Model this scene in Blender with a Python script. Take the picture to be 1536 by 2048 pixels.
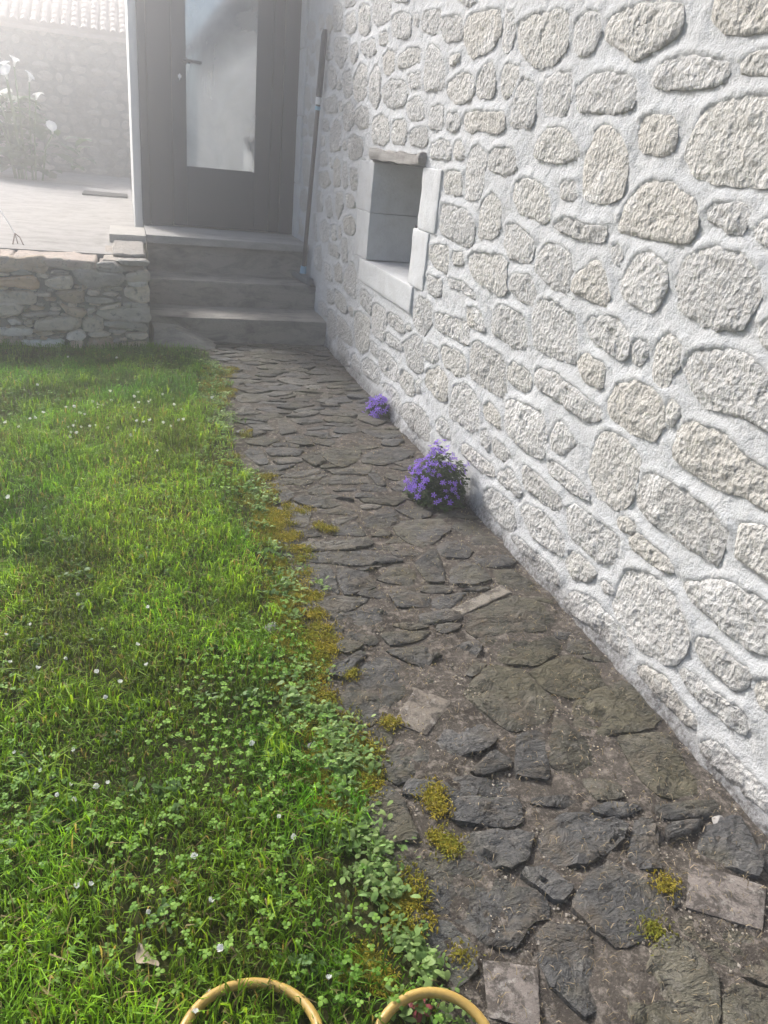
import bpy, bmesh, math, random
import numpy as np
from mathutils import Matrix, Vector

for o in list(bpy.data.objects):
    bpy.data.objects.remove(o)
scene = bpy.context.scene
COL = scene.collection
random.seed(7)
rng = np.random.default_rng(11)

# ------------------------------------------------------------------ camera
FPX, PITCH, ROLL, YAW, CAM_H = 1540.0, math.radians(24.9), math.radians(6.1), math.radians(19.4), 1.2
_f = np.array([math.sin(YAW) * math.cos(PITCH), math.cos(YAW) * math.cos(PITCH), -math.sin(PITCH)])
_r = np.array([math.cos(YAW), -math.sin(YAW), 0.0])
_u = np.cross(_r, _f)
CR = math.cos(ROLL) * _r + math.sin(ROLL) * _u
CU = -math.sin(ROLL) * _r + math.cos(ROLL) * _u
CAM = np.array([0, 0, CAM_H])
cam_data = bpy.data.cameras.new('camera')
cam = bpy.data.objects.new('camera', cam_data)
COL.objects.link(cam)
cam.matrix_world = Matrix(((CR[0], CU[0], -_f[0], 0), (CR[1], CU[1], -_f[1], 0), (CR[2], CU[2], -_f[2], CAM_H), (0, 0, 0, 1)))
cam_data.sensor_fit = 'VERTICAL'
cam_data.sensor_height = 24.0
cam_data.sensor_width = 18.0
cam_data.lens = FPX / 2048 * 24.0
cam_data.clip_start = 0.02
cam_data.clip_end = 400
scene.camera = cam

# ------------------------------------------------------------------ light
SUN_EL, SUN_AZ = math.radians(35), math.radians(-27)      # azimuth from +Y towards +X
world = bpy.data.worlds.new('World')
scene.world = world
world.use_nodes = True
wn = world.node_tree
sky = wn.nodes.new('ShaderNodeTexSky')
sky.sky_type = 'NISHITA'
sky.sun_disc = False
sky.sun_elevation = SUN_EL
sky.sun_rotation = SUN_AZ
sky.air_density = 1.0
sky.dust_density = 4.0
sky.ozone_density = 1.0
bg = wn.nodes['Background']
bg.inputs['Strength'].default_value = 0.15
wn.links.new(sky.outputs['Color'], bg.inputs['Color'])
sl = bpy.data.lights.new('sun', 'SUN')
sl.energy = 3.8
sl.angle = math.radians(8)
sl.color = (1.0, 0.985, 0.975)
sun = bpy.data.objects.new('sun', sl)
COL.objects.link(sun)
_sd = Vector((math.sin(SUN_AZ) * math.cos(SUN_EL), math.cos(SUN_AZ) * math.cos(SUN_EL), math.sin(SUN_EL)))
sun.rotation_euler = _sd.to_track_quat('Z', 'Y').to_euler()
sun.location = (-6, 8, 8)
scene.view_settings.view_transform = 'Standard'
scene.view_settings.look = 'None'
scene.view_settings.gamma = 1
scene.view_settings.exposure = 0.85
scene.view_settings.use_curve_mapping = False
VEIL = 0.046  # density of the volume that imitates lens glare
VEIL_G = 0.87
scene.render.engine = 'CYCLES'
scene.cycles.use_denoising = True
scene.cycles.max_bounces = 8
scene.cycles.diffuse_bounces = 3
scene.cycles.glossy_bounces = 3
scene.cycles.transmission_bounces = 4
scene.cycles.volume_bounces = 1
scene.cycles.sample_clamp_indirect = 6

# ------------------------------------------------------------------ projection of measured points onto real planes
def ray(x, y):
    return CR * (x - 768) / FPX - CU * (y - 1024) / FPX + _f
def hit(x, y, axis, val):
    d = ray(x, y)
    t = (val - CAM[axis]) / d[axis]
    return CAM + d * t
WALL_X = 1.22
def on_wall(x, y): return hit(x, y, 0, WALL_X)
def on_ground(x, y, z=0.0): return hit(x, y, 2, z)

# ------------------------------------------------------------------ numpy noise
_perm = np.random.default_rng(3).random((64, 64, 64)).astype(np.float32)
def vnoise(x, y, z):
    x = np.asarray(x, float); y = np.asarray(y, float); z = np.asarray(z, float) + np.zeros_like(x)
    xi, yi, zi = np.floor(x), np.floor(y), np.floor(z)
    fx, fy, fz = x - xi, y - yi, z - zi
    fx, fy, fz = fx * fx * (3 - 2 * fx), fy * fy * (3 - 2 * fy), fz * fz * (3 - 2 * fz)
    xi, yi, zi = xi.astype(int) & 63, yi.astype(int) & 63, zi.astype(int) & 63
    x1, y1, z1 = (xi + 1) & 63, (yi + 1) & 63, (zi + 1) & 63
    P = _perm
    a = P[xi, yi, zi] * (1 - fx) + P[x1, yi, zi] * fx
    b = P[xi, y1, zi] * (1 - fx) + P[x1, y1, zi] * fx
    c = P[xi, yi, z1] * (1 - fx) + P[x1, yi, z1] * fx
    d = P[xi, y1, z1] * (1 - fx) + P[x1, y1, z1] * fx
    return ((a * (1 - fy) + b * fy) * (1 - fz) + (c * (1 - fy) + d * fy) * fz) * 2 - 1
def fbm(x, y, z=0.0, oct=3, gain=0.5):
    s, a, t = 0, 1.0, 0
    for i in range(oct):
        k = 2.03 ** i
        s = s + a * vnoise(x * k + 7.3 * i, y * k + 3.1 * i, np.asarray(z) * k + 5.7 * i)
        t += a
        a *= gain
    return s / t

# ------------------------------------------------------------------ object helpers
def tag(o, label=None, cat=None, group=None, kind=None):
    if label: o['label'] = label
    if cat: o['category'] = cat
    if group: o['group'] = group
    if kind: o['kind'] = kind
    return o
def link(o, parent=None):
    COL.objects.link(o)
    if parent is not None:
        o.parent = parent
    return o
def empty(name, loc=(0, 0, 0)):
    o = bpy.data.objects.new(name, None)
    o.location = loc
    o.empty_display_size = 0.1
    COL.objects.link(o)
    return o
WORLD_POS = {}
def wpos(o):
    p = Vector((0, 0, 0))
    while o is not None:
        p = p + o.location
        o = o.parent
    return p
def obj(name, me, m=None, parent=None, loc=(0, 0, 0)):
    """links a mesh as an object whose world origin is loc"""
    o = bpy.data.objects.new(name, me)
    if m is not None and not me.materials:
        me.materials.append(m)
    o.location = Vector(loc) - (wpos(parent) if parent is not None else Vector((0, 0, 0)))
    return link(o, parent)
def mesh(name, V, F, smooth=True, sharp=50):
    me = bpy.data.meshes.new(name)
    me.from_pydata([tuple(map(float, v)) for v in V], [], F)
    me.validate()
    if smooth:
        me.shade_smooth()
        if sharp:
            me.set_sharp_from_angle(angle=math.radians(sharp))
    me.update()
    return me
def fast_mesh(name, V, F4, cols=None, colname='tint', smooth=False):
    """V (n,3); F4 list of (face array with k columns)"""
    me = bpy.data.meshes.new(name)
    nl = sum(f.size for f in F4); nf = sum(len(f) for f in F4)
    me.vertices.add(len(V)); me.loops.add(nl); me.polygons.add(nf)
    me.vertices.foreach_set('co', np.asarray(V, np.float32).ravel())
    me.loops.foreach_set('vertex_index', np.concatenate([f.ravel() for f in F4]).astype(np.int32))
    st, tot, k = [], [], 0
    for f in F4:
        n, c = f.shape
        st.append(k + np.arange(n) * c); tot.append(np.full(n, c)); k += n * c
    me.polygons.foreach_set('loop_start', np.concatenate(st).astype(np.int32))
    me.polygons.foreach_set('loop_total', np.concatenate(tot).astype(np.int32))
    if cols is not None:
        a = me.color_attributes.new(colname, 'FLOAT_COLOR', 'POINT')
        c4 = np.ones((len(V), 4), np.float32); c4[:, :3] = cols
        a.data.foreach_set('color', c4.ravel())
    me.update(calc_edges=True)
    me.validate()
    if smooth: me.shade_smooth()
    return me
class MB:
    """collects shapes into one mesh"""
    def __init__(s): s.bm = bmesh.new()
    def box(s, a, b, bevel=0.0, seg=1, rot=None, about=None):
        r = bmesh.ops.create_cube(s.bm, size=1)
        vs = r['verts']
        c = [(a[i] + b[i]) / 2 for i in range(3)]
        for v in vs:
            v.co = Vector([c[i] + v.co[i] * abs(b[i] - a[i]) for i in range(3)])
        es = list({e for v in vs for e in v.link_edges})
        if bevel:
            r2 = bmesh.ops.bevel(s.bm, geom=es, offset=bevel, segments=seg, affect='EDGES', profile=0.7)
            vs = list(set(r2['verts']) | {v for v in vs if v.is_valid})
        if rot is not None:
            p = Vector(about if about is not None else c)
            for v in vs: v.co = rot @ (v.co - p) + p
        return vs
    def tube(s, pts, rad, n=10, cap=True):
        pts = [Vector(p) for p in pts]
        rads = rad if hasattr(rad, '__len__') else [rad] * len(pts)
        rings = []
        up = Vector((0.13, 0.31, 0.94)).normalized()
        for i, p in enumerate(pts):
            t = (pts[min(i + 1, len(pts) - 1)] - pts[max(i - 1, 0)]).normalized()
            a = t.cross(up)
            if a.length < 1e-3: a = t.cross(Vector((1, 0, 0)))
            a.normalize(); b = t.cross(a)
            rings.append([s.bm.verts.new(p + (a * math.cos(2 * math.pi * k / n) + b * math.sin(2 * math.pi * k / n)) * rads[i]) for k in range(n)])
        for i in range(len(rings) - 1):
            for k in range(n):
                s.bm.faces.new((rings[i][k], rings[i][(k + 1) % n], rings[i + 1][(k + 1) % n], rings[i + 1][k]))
        if cap:
            s.bm.faces.new(rings[0][::-1]); s.bm.faces.new(rings[-1])
    def subdivide(s, cuts):
        bmesh.ops.subdivide_edges(s.bm, edges=s.bm.edges[:], cuts=cuts, use_grid_fill=True)
    def rough(s, amp, freq, seed=0.0, oct=3):
        s.bm.verts.ensure_lookup_table()
        if not s.bm.verts: return
        P = np.array([v.co[:] for v in s.bm.verts])
        s.bm.normal_update()
        N = np.array([v.normal[:] for v in s.bm.verts])
        d = fbm(P[:, 0] * freq + seed, P[:, 1] * freq, P[:, 2] * freq, oct) * amp
        for v, n, k in zip(s.bm.verts, N, d):
            v.co += Vector(n) * float(k)
    def build(s, name, m, parent=None, loc=(0, 0, 0), smooth=True, sharp=40):
        bmesh.ops.recalc_face_normals(s.bm, faces=s.bm.faces[:])
        for v in s.bm.verts: v.co -= Vector(loc)
        me = bpy.data.meshes.new(name)
        s.bm.to_mesh(me); s.bm.free()
        if smooth:
            me.shade_smooth(); me.set_sharp_from_angle(angle=math.radians(sharp))
        return obj(name, me, m, parent, loc)

# ------------------------------------------------------------------ materials
class NT:
    def __init__(s, name, rough=0.9, spec=0.3):
        s.m = bpy.data.materials.new(name); s.m.use_nodes = True
        s.t = s.m.node_tree; s.b = s.t.nodes['Principled BSDF']
        s.b.inputs['Roughness'].default_value = rough
        s.b.inputs['Specular IOR Level'].default_value = spec
        s.tc = s.t.nodes.new('ShaderNodeTexCoord')
        s.oi = s.t.nodes.new('ShaderNodeObjectInfo')
        g = s.t.nodes.new('ShaderNodeNewGeometry')
        s.pos = g.outputs['Position']
    def n(s, typ, **kw):
        nd = s.t.nodes.new(typ)
        for k, v in kw.items(): setattr(nd, k, v)
        return nd
    def lk(s, a, b): s.t.links.new(a, b)
    def val(s, sock, v):
        if hasattr(v, 'is_output') or isinstance(v, bpy.types.NodeSocket): s.lk(v, sock)
        else: sock.default_value = v
    def noise(s, scale, detail=4, rough=0.55, vec=None, dist=0.0, sc3=None):
        nd = s.n('ShaderNodeTexNoise')
        nd.inputs['Scale'].default_value = scale; nd.inputs['Detail'].default_value = detail
        nd.inputs['Roughness'].default_value = rough; nd.inputs['Distortion'].default_value = dist
        v = vec if vec is not None else s.pos
        if sc3 is not None:
            mp = s.n('ShaderNodeMapping'); mp.inputs['Scale'].default_value = sc3
            if len(sc3) == 3: pass
            s.lk(v, mp.inputs['Vector']); v = mp.outputs['Vector']
        s.lk(v, nd.inputs['Vector'])
        return nd.outputs['Fac']
    def voro(s, scale, feature='F1', vec=None, rnd=1.0):
        nd = s.n('ShaderNodeTexVoronoi', feature=feature)
        nd.inputs['Scale'].default_value = scale; nd.inputs['Randomness'].default_value = rnd
        s.lk(vec if vec is not None else s.pos, nd.inputs['Vector'])
        return nd.outputs['Distance']
    def ramp(s, fac, stops):
        nd = s.n('ShaderNodeValToRGB'); e = nd.color_ramp.elements
        while len(e) < len(stops): e.new(0.5)
        for i, (p, c) in enumerate(stops):
            e[i].position = p; e[i].color = (c, c, c, 1) if not hasattr(c, '__len__') else (*c, 1)
        s.lk(fac, nd.inputs['Fac']); return nd.outputs['Color']
    def mix(s, fac, a, b, mode='MIX'):
        nd = s.n('ShaderNodeMix', data_type='RGBA', blend_type=mode)
        s.val(nd.inputs['Factor'], fac)
        for k, v in ((6, a), (7, b)):
            if hasattr(v, '__len__') and not isinstance(v, bpy.types.NodeSocket): v = (*v, 1) if len(v) == 3 else v
            s.val(nd.inputs[k], v)
        return nd.outputs[2]
    def math(s, op, a, b=0.0, clamp=False):
        nd = s.n('ShaderNodeMath', operation=op, use_clamp=clamp)
        s.val(nd.inputs[0], a); s.val(nd.inputs[1], b); return nd.outputs[0]
    def xyz(s, v=None):
        nd = s.n('ShaderNodeSeparateXYZ'); s.lk(v if v is not None else s.pos, nd.inputs[0]); return nd.outputs
    def bump(s, h, strength=0.5, dist=0.01, prev=None):
        nd = s.n('ShaderNodeBump'); nd.inputs['Strength'].default_value = strength; nd.inputs['Distance'].default_value = dist
        s.lk(h, nd.inputs['Height'])
        if prev is not None: s.lk(prev, nd.inputs['Normal'])
        return nd.outputs['Normal']
    def out(s, color=None, normal=None, rough=None):
        if color is not None: s.val(s.b.inputs['Base Color'], (*color, 1) if isinstance(color, tuple) and len(color) == 3 else color)
        if normal is not None: s.lk(normal, s.b.inputs['Normal'])
        if rough is not None: s.val(s.b.inputs['Roughness'], rough)
        return s.m
    def randvec(s, amt=20.0):
        """position shifted per object"""
        nd = s.n('ShaderNodeVectorMath', operation='ADD')
        c = s.n('ShaderNodeCombineXYZ')
        r = s.math('MULTIPLY', s.oi.outputs['Random'], amt)
        s.lk(r, c.inputs[0]); s.lk(r, c.inputs[1])
        s.lk(s.pos, nd.inputs[0]); s.lk(c.outputs[0], nd.inputs[1])
        return nd.outputs[0]

def mat_mortar():
    t = NT('lime_mortar', 0.95, 0.15)
    big = t.noise(2.2, 4); mid = t.noise(16, 5, 0.6); fine = t.noise(230, 4, 0.7)
    c = t.mix(t.ramp(big, [(0.35, 0.0), (0.7, 1.0)]), (0.47, 0.48, 0.485), (0.56, 0.573, 0.58))
    c = t.mix(t.ramp(mid, [(0.35, 0.5), (0.62, 0.0)]), c, (0.47, 0.468, 0.46))
    c = t.mix(t.ramp(fine, [(0.3, 0.6), (0.5, 0.0)]), c, (0.33, 0.325, 0.315))
    # splash grime along the foot of the wall: soil and lichen specks
    z = t.xyz()[2]
    h = t.math('ADD', z, t.math('MULTIPLY', t.math('SUBTRACT', t.noise(9, 4), 0.5), -0.16))
    g = t.ramp(h, [(0.0, 1.0), (0.02, 0.9), (0.075, 0.0)])
    sp = t.ramp(t.noise(75, 5, 0.7), [(0.38, 1.0), (0.64, 0.4)])
    c = t.mix(t.math('MULTIPLY', g, sp), c, (0.075, 0.068, 0.063))
    nrm = t.bump(t.noise(85, 5, 0.68), 0.8, 0.010)
    nrm = t.bump(t.noise(420, 3, 0.6), 0.4, 0.002, nrm)
    return t.out(c, nrm)
def mat_granite():
    t = NT('pale_granite', 0.92, 0.2)
    v = t.randvec(9.0)
    big = t.noise(7, 5, 0.6, v); mid = t.noise(45, 4, 0.6, v); fine = t.noise(260, 3, 0.7, v)
    c = t.mix(big, (0.395, 0.393, 0.381), (0.51, 0.507, 0.496))
    c = t.mix(0.8, c, t.oi.outputs['Color'], 'MULTIPLY')
    c = t.mix(t.ramp(mid, [(0.32, 0.4), (0.52, 0.0)]), c, (0.40, 0.37, 0.335))
    c = t.mix(t.ramp(fine, [(0.30, 0.4), (0.44, 0.0)]), c, (0.28, 0.26, 0.24))
    c = t.mix(t.ramp(fine, [(0.56, 0.0), (0.7, 0.6)]), c, (0.68, 0.66, 0.62))
    # smears of mortar left on the face
    c = t.mix(t.ramp(t.noise(5.5, 5, 0.6, v), [(0.57, 0.0), (0.66, 0.75)]), c, (0.62, 0.61, 0.59))
    z = t.xyz()[2]
    h = t.math('ADD', z, t.math('MULTIPLY', t.math('SUBTRACT', t.noise(9, 4), 0.5), -0.16))
    g = t.ramp(h, [(0.0, 1.0), (0.02, 0.9), (0.075, 0.0)])
    sp = t.ramp(t.noise(75, 5, 0.7), [(0.38, 1.0), (0.64, 0.4)])
    c = t.mix(t.math('MULTIPLY', g, sp), c, (0.075, 0.068, 0.063))
    h1 = t.noise(48, 4, 0.65, v, 0.15, (1, 1.25, 0.8))
    nrm = t.bump(h1, 0.75, 0.024)
    nrm = t.bump(t.voro(75, 'F1', v), 0.5, 0.012, nrm)
    nrm = t.bump(t.noise(150, 4, 0.7, v), 0.6, 0.005, nrm)
    return t.out(c, nrm)
def mat_slate():
    t = NT('dark_slate', 0.7, 0.18)
    v = t.randvec(13.0)
    big = t.noise(6, 5, 0.6, v); mid = t.noise(30, 5, 0.65, v); fine = t.noise(210, 4, 0.7, v)
    c = t.mix(t.ramp(big, [(0.3, 0.0), (0.72, 1.0)]), (0.040, 0.040, 0.040), (0.094, 0.090, 0.083))
    c = t.mix(1.0, c, t.oi.outputs['Color'], 'MULTIPLY')
    c = t.mix(t.ramp(mid, [(0.52, 0.0), (0.72, 0.55)]), c, (0.20, 0.19, 0.17))
    c = t.mix(t.ramp(t.noise(11, 5, 0.7, v), [(0.52, 0.0), (0.68, 0.55)]), c, (0.115, 0.095, 0.068))
    c = t.mix(t.ramp(fine, [(0.58, 0.0), (0.72, 0.6)]), c, (0.27, 0.255, 0.23))
    c = t.mix(t.ramp(fine, [(0.28, 0.6), (0.42, 0.0)]), c, (0.025, 0.025, 0.025))
    dirt = t.mix(t.noise(60, 4, 0.7), (0.055, 0.045, 0.034), (0.15, 0.125, 0.095))
    c = t.mix(t.ramp(t.noise(7.5, 6, 0.72), [(0.53, 0.0), (0.62, 0.65)]), c, dirt)
    c = t.mix(t.ramp(t.noise(3.2, 4, 0.6), [(0.50, 0.0), (0.62, 0.5)]), c, (0.098, 0.088, 0.050))
    crk = t.ramp(t.noise(6, 5, 0.62, v, 0.9, (1.0, 1.8, 1.0)), [(0.484, 0.0), (0.498, 0.9), (0.502, 0.9), (0.512, 0.0)])
    c = t.mix(crk, c, (0.016, 0.015, 0.014))
    lay = t.noise(15, 6, 0.66, v, 0.5, (1.0, 1.55, 1.0))
    nrm = t.bump(lay, 1.0, 0.03)
    nrm = t.bump(t.ramp(t.noise(9, 3, 0.5, v, 1.5), [(0.46, 0.0), (0.49, 1.0), (0.62, 1.0), (0.64, 0.3)]), 0.45, 0.006, nrm)
    nrm = t.bump(t.noise(170, 4, 0.7, v), 0.5, 0.004, nrm)
    return t.out(c, nrm, t.ramp(mid, [(0.3, 0.55), (0.7, 0.8)]))
def mat_tile():
    t = NT('worn_floor_tile', 0.85, 0.15)
    v = t.randvec(5.0)
    c = t.mix(t.noise(9, 5, 0.65, v), (0.13, 0.118, 0.107), (0.27, 0.252, 0.232))
    c = t.mix(1.0, c, t.oi.outputs['Color'], 'MULTIPLY')
    c = t.mix(t.ramp(t.noise(18, 6, 0.75, v, 0.4), [(0.47, 0.0), (0.56, 0.85)]), c, (0.058, 0.050, 0.044))
    c = t.mix(t.ramp(t.noise(55, 5, 0.7, v), [(0.56, 0.0), (0.68, 0.7)]), c, (0.34, 0.32, 0.29))
    c = t.mix(t.ramp(t.noise(200, 3, 0.7, v), [(0.3, 0.7), (0.46, 0.0)]), c, (0.06, 0.055, 0.05))
    return t.out(c, t.bump(t.noise(70, 6, 0.75, v), 0.8, 0.006))
def mat_dirt():
    t = NT('path_dirt_joint', 0.97, 0.05)
    big = t.noise(5, 5, 0.6); mid = t.noise(42, 5, 0.7); fine = t.noise(190, 4, 0.75)
    c = t.mix(t.ramp(big, [(0.35, 0.0), (0.65, 1.0)]), (0.044, 0.038, 0.033), (0.108, 0.094, 0.080))
    c = t.mix(t.ramp(mid, [(0.5, 0.0), (0.66, 0.9)]), c, (0.27, 0.24, 0.205))
    c = t.mix(t.ramp(fine, [(0.57, 0.0), (0.72, 0.9)]), c, (0.30, 0.265, 0.225))
    c = t.mix(t.ramp(fine, [(0.28, 0.8), (0.44, 0.0)]), c, (0.035, 0.028, 0.022))
    nrm = t.bump(t.noise(90, 6, 0.75), 0.9, 0.010)
    nrm = t.bump(t.noise(300, 3, 0.7), 0.5, 0.003, nrm)
    return t.out(c, nrm)
def mat_soil():
    t = NT('lawn_soil', 0.97, 0.1)
    c = t.mix(t.noise(30, 5, 0.7), (0.022, 0.027, 0.009), (0.055, 0.052, 0.02))
    return t.out(c, t.bump(t.noise(90, 5, 0.7), 0.8, 0.01))
def mat_leafy(name, rough=0.55, trans=0.35, spec=0.14, attr='tint'):
    t = NT(name, rough, spec)
    a = t.n('ShaderNodeAttribute', attribute_name=attr)
    d = t.n('ShaderNodeBsdfTranslucent')
    mixs = t.n('ShaderNodeMixShader'); mixs.inputs[0].default_value = trans
    t.lk(a.outputs['Color'], t.b.inputs['Base Color'])
    warm = t.mix(0.5, a.outputs['Color'], (1.25, 1.1, 0.35, 1), 'MULTIPLY')
    br = t.mix(1.0, a.outputs['Color'], (1.7, 1.6, 0.7, 1), 'MULTIPLY')
    t.lk(br, d.inputs['Color'])
    o = t.t.nodes['Material Output']
    t.lk(t.b.outputs[0], mixs.inputs[1]); t.lk(d.outputs[0], mixs.inputs[2]); t.lk(mixs.outputs[0], o.inputs['Surface'])
    return t.m
def mat_petal(name, col, trans=0.3):
    t = NT(name, 0.6, 0.2)
    c = t.mix(t.noise(300, 2), tuple(k * 0.85 for k in col), tuple(min(1, k * 1.1) for k in col))
    c = t.mix(0.35, c, t.oi.outputs['Color'], 'MULTIPLY')
    d = t.n('ShaderNodeBsdfTranslucent'); t.lk(c, d.inputs['Color'])
    ms = t.n('ShaderNodeMixShader'); ms.inputs[0].default_value = trans
    t.lk(c, t.b.inputs['Base Color'])
    t.lk(t.b.outputs[0], ms.inputs[1]); t.lk(d.outputs[0], ms.inputs[2]); t.lk(ms.outputs[0], t.t.nodes['Material Output'].inputs['Surface'])
    return t.m
def mat_plain(name, col, rough=0.6, spec=0.4, var=0.15, scale=20, bumps=0.0, bscale=80, metal=0.0):
    t = NT(name, rough, spec)
    c = t.mix(t.noise(scale, 5, 0.6), tuple(k * (1 - var) for k in col), tuple(min(1, k * (1 + var)) for k in col))
    t.b.inputs['Metallic'].default_value = metal
    nrm = t.bump(t.noise(bscale, 4, 0.6), bumps, 0.004) if bumps else None
    return t.out(c, nrm)
def mat_concrete(name, a, b, streak=(1, 1, 1), dark=(0.08, 0.075, 0.07), amt=0.5):
    t = NT(name, 0.9, 0.25)
    c = t.mix(t.noise(4, 6, 0.62, None, 0.4, streak), a, b)
    c = t.mix(t.ramp(t.noise(9, 6, 0.7, None, 0.8, streak), [(0.45, 0.0), (0.7, amt)]), c, dark)
    c = t.mix(t.ramp(t.noise(160, 4, 0.7), [(0.3, 0.5), (0.46, 0.0)]), c, dark)
    nrm = t.bump(t.noise(60, 6, 0.7), 0.5, 0.008)
    return t.out(c, nrm)
def mat_drystone():
    t = NT('schist_walling_stone', 0.9, 0.25)
    v = t.randvec(9.0)
    c = t.mix(t.noise(12, 5, 0.65, v, 0.5, (1, 1, 2.5)), (0.22, 0.21, 0.19), (0.46, 0.44, 0.41))
    c = t.mix(1.0, c, t.oi.outputs['Color'], 'MULTIPLY')
    c = t.mix(t.ramp(t.noise(24, 5, 0.7, v), [(0.55, 0.0), (0.72, 0.7)]), c, (0.48, 0.47, 0.45))
    c = t.mix(t.ramp(t.noise(34, 5, 0.7, v), [(0.28, 0.75), (0.45, 0.0)]), c, (0.085, 0.075, 0.065))
    nrm = t.bump(t.noise(30, 6, 0.72, v, 0.5, (1, 1, 2.5)), 1.0, 0.025)
    return t.out(c, nrm)
def mat_glass():
    t = NT('door_glass', 0.03, 0.5)
    milky = t.noise(2.6, 5, 0.6, None, 0.6, (1, 1, 0.6))
    t.out((0.10, 0.105, 0.11))
    g = t.n('ShaderNodeBsdfGlossy'); g.inputs['Color'].default_value = (0.93, 0.96, 0.97, 1); g.inputs['Roughness'].default_value = 0.05
    # pale tone painted into the pane to weaken the reflection's contrast
    t.lk(t.ramp(milky, [(0.35, (0.22, 0.23, 0.24)), (0.7, (0.50, 0.51, 0.515))]), t.b.inputs['Base Color'])
    ms = t.n('ShaderNodeMixShader'); ms.inputs[0].default_value = 0.44
    t.lk(t.b.outputs[0], ms.inputs[1]); t.lk(g.outputs[0], ms.inputs[2]); t.lk(ms.outputs[0], t.t.nodes['Material Output'].inputs['Surface'])
    return t.m
M_MORTAR, M_GRANITE, M_SLATE, M_TILE, M_DIRT, M_SOIL = mat_mortar(), mat_granite(), mat_slate(), mat_tile(), mat_dirt(), mat_soil()
M_GRASS = mat_leafy('grass_blade', 0.5, 0.5)
M_WEED = mat_leafy('weed_leaf', 0.5, 0.3)
M_MOSS = mat_leafy('moss', 0.9, 0.3, 0.1)
M_LEAF = mat_leafy('plant_leaf', 0.55, 0.25)
M_VIOLET = mat_petal('violet_petal', (0.37, 0.22, 0.76), 0.35)
M_WHITEP = mat_petal('white_petal', (0.80, 0.80, 0.76), 0.3)
M_STEM = mat_plain('green_stem', (0.10, 0.17, 0.05), 0.6)
M_DOOR = mat_plain('slate_grey_paint', (0.033, 0.041, 0.049), 0.5, 0.4, 0.08, 6)
M_GLASS = mat_glass()
M_RENDER = mat_plain('white_render', (0.62, 0.62, 0.60), 0.95, 0.15, 0.08, 5, 0.5, 60)
M_DRESSED = mat_concrete('dressed_limestone', (0.50, 0.508, 0.507), (0.58, 0.59, 0.593), dark=(0.40, 0.395, 0.385), amt=0.6)
M_STEP = mat_concrete('weathered_step_concrete', (0.20, 0.182, 0.158), (0.38, 0.355, 0.318), (0.5, 1, 1.4), (0.06, 0.056, 0.052), 0.85)
M_SLAB = mat_concrete('threshold_stone', (0.28, 0.27, 0.25), (0.42, 0.405, 0.38), (0.4, 1, 1))
M_PALESLAB = mat_concrete('pale_slab_stone', (0.36, 0.335, 0.295), (0.50, 0.475, 0.43), amt=0.2)
M_TERRACE = mat_concrete('terrace_concrete', (0.25, 0.235, 0.215), (0.40, 0.38, 0.355), (0.8, 1.15, 1), (0.14, 0.125, 0.11), 0.8)
M_DRY = mat_drystone()
M_EARTHMORTAR = mat_concrete('earth_mortar', (0.20, 0.19, 0.17), (0.36, 0.34, 0.31), amt=0.6)
M_LINTEL = mat_concrete('weathered_lintel', (0.20, 0.185, 0.17), (0.36, 0.345, 0.325), (1, 0.35, 2.2), (0.09, 0.08, 0.07), 0.8)
M_ROOF = mat_plain('pale_clay_tile', (0.40, 0.33, 0.28), 0.85, 0.2, 0.2, 15)
M_HOSE = mat_plain('yellow_hose_rubber', (0.36, 0.235, 0.06), 0.42, 0.45, 0.12, 25, 0.15, 200)
M_POLE = mat_plain('taupe_metal', (0.085, 0.072, 0.068), 0.4, 0.5, 0.05)
M_GRIP = mat_plain('dark_plastic', (0.045, 0.045, 0.05), 0.5)
M_BLUE = mat_plain('light_blue_plastic', (0.22, 0.42, 0.55), 0.45)
M_WHITEPL = mat_plain('white_plastic', (0.75, 0.75, 0.75), 0.4)
M_GREYPL = mat_plain('grey_squeegee_plastic', (0.10, 0.115, 0.125), 0.5)
M_MAT = mat_plain('doormat_fibre', (0.05, 0.048, 0.045), 0.98, 0.1, 0.3, 80, 0.6, 200)
M_DRYLEAF = mat_plain('dry_leaf', (0.30, 0.25, 0.18), 0.8, 0.2, 0.3, 60, 0.4, 150)
M_RED = mat_plain('red_leaf', (0.17, 0.035, 0.04), 0.6, 0.3, 0.3, 60)
M_TWIG = mat_plain('dry_straw', (0.36, 0.29, 0.19), 0.85, 0.2, 0.3, 50)
M_CORD = mat_plain('brown_cord', (0.12, 0.075, 0.055), 0.8)
M_BLACK = mat_plain('dark_interior', (0.03, 0.03, 0.032), 0.9)
M_IRON = mat_plain('rusty_iron', (0.05, 0.042, 0.045), 0.7, 0.4, 0.4, 60)
M_PEBBLE = mat_plain('quartz_pebble', (0.24, 0.23, 0.215), 0.9, 0.3, 0.25, 40, 0.6, 90)

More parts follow.
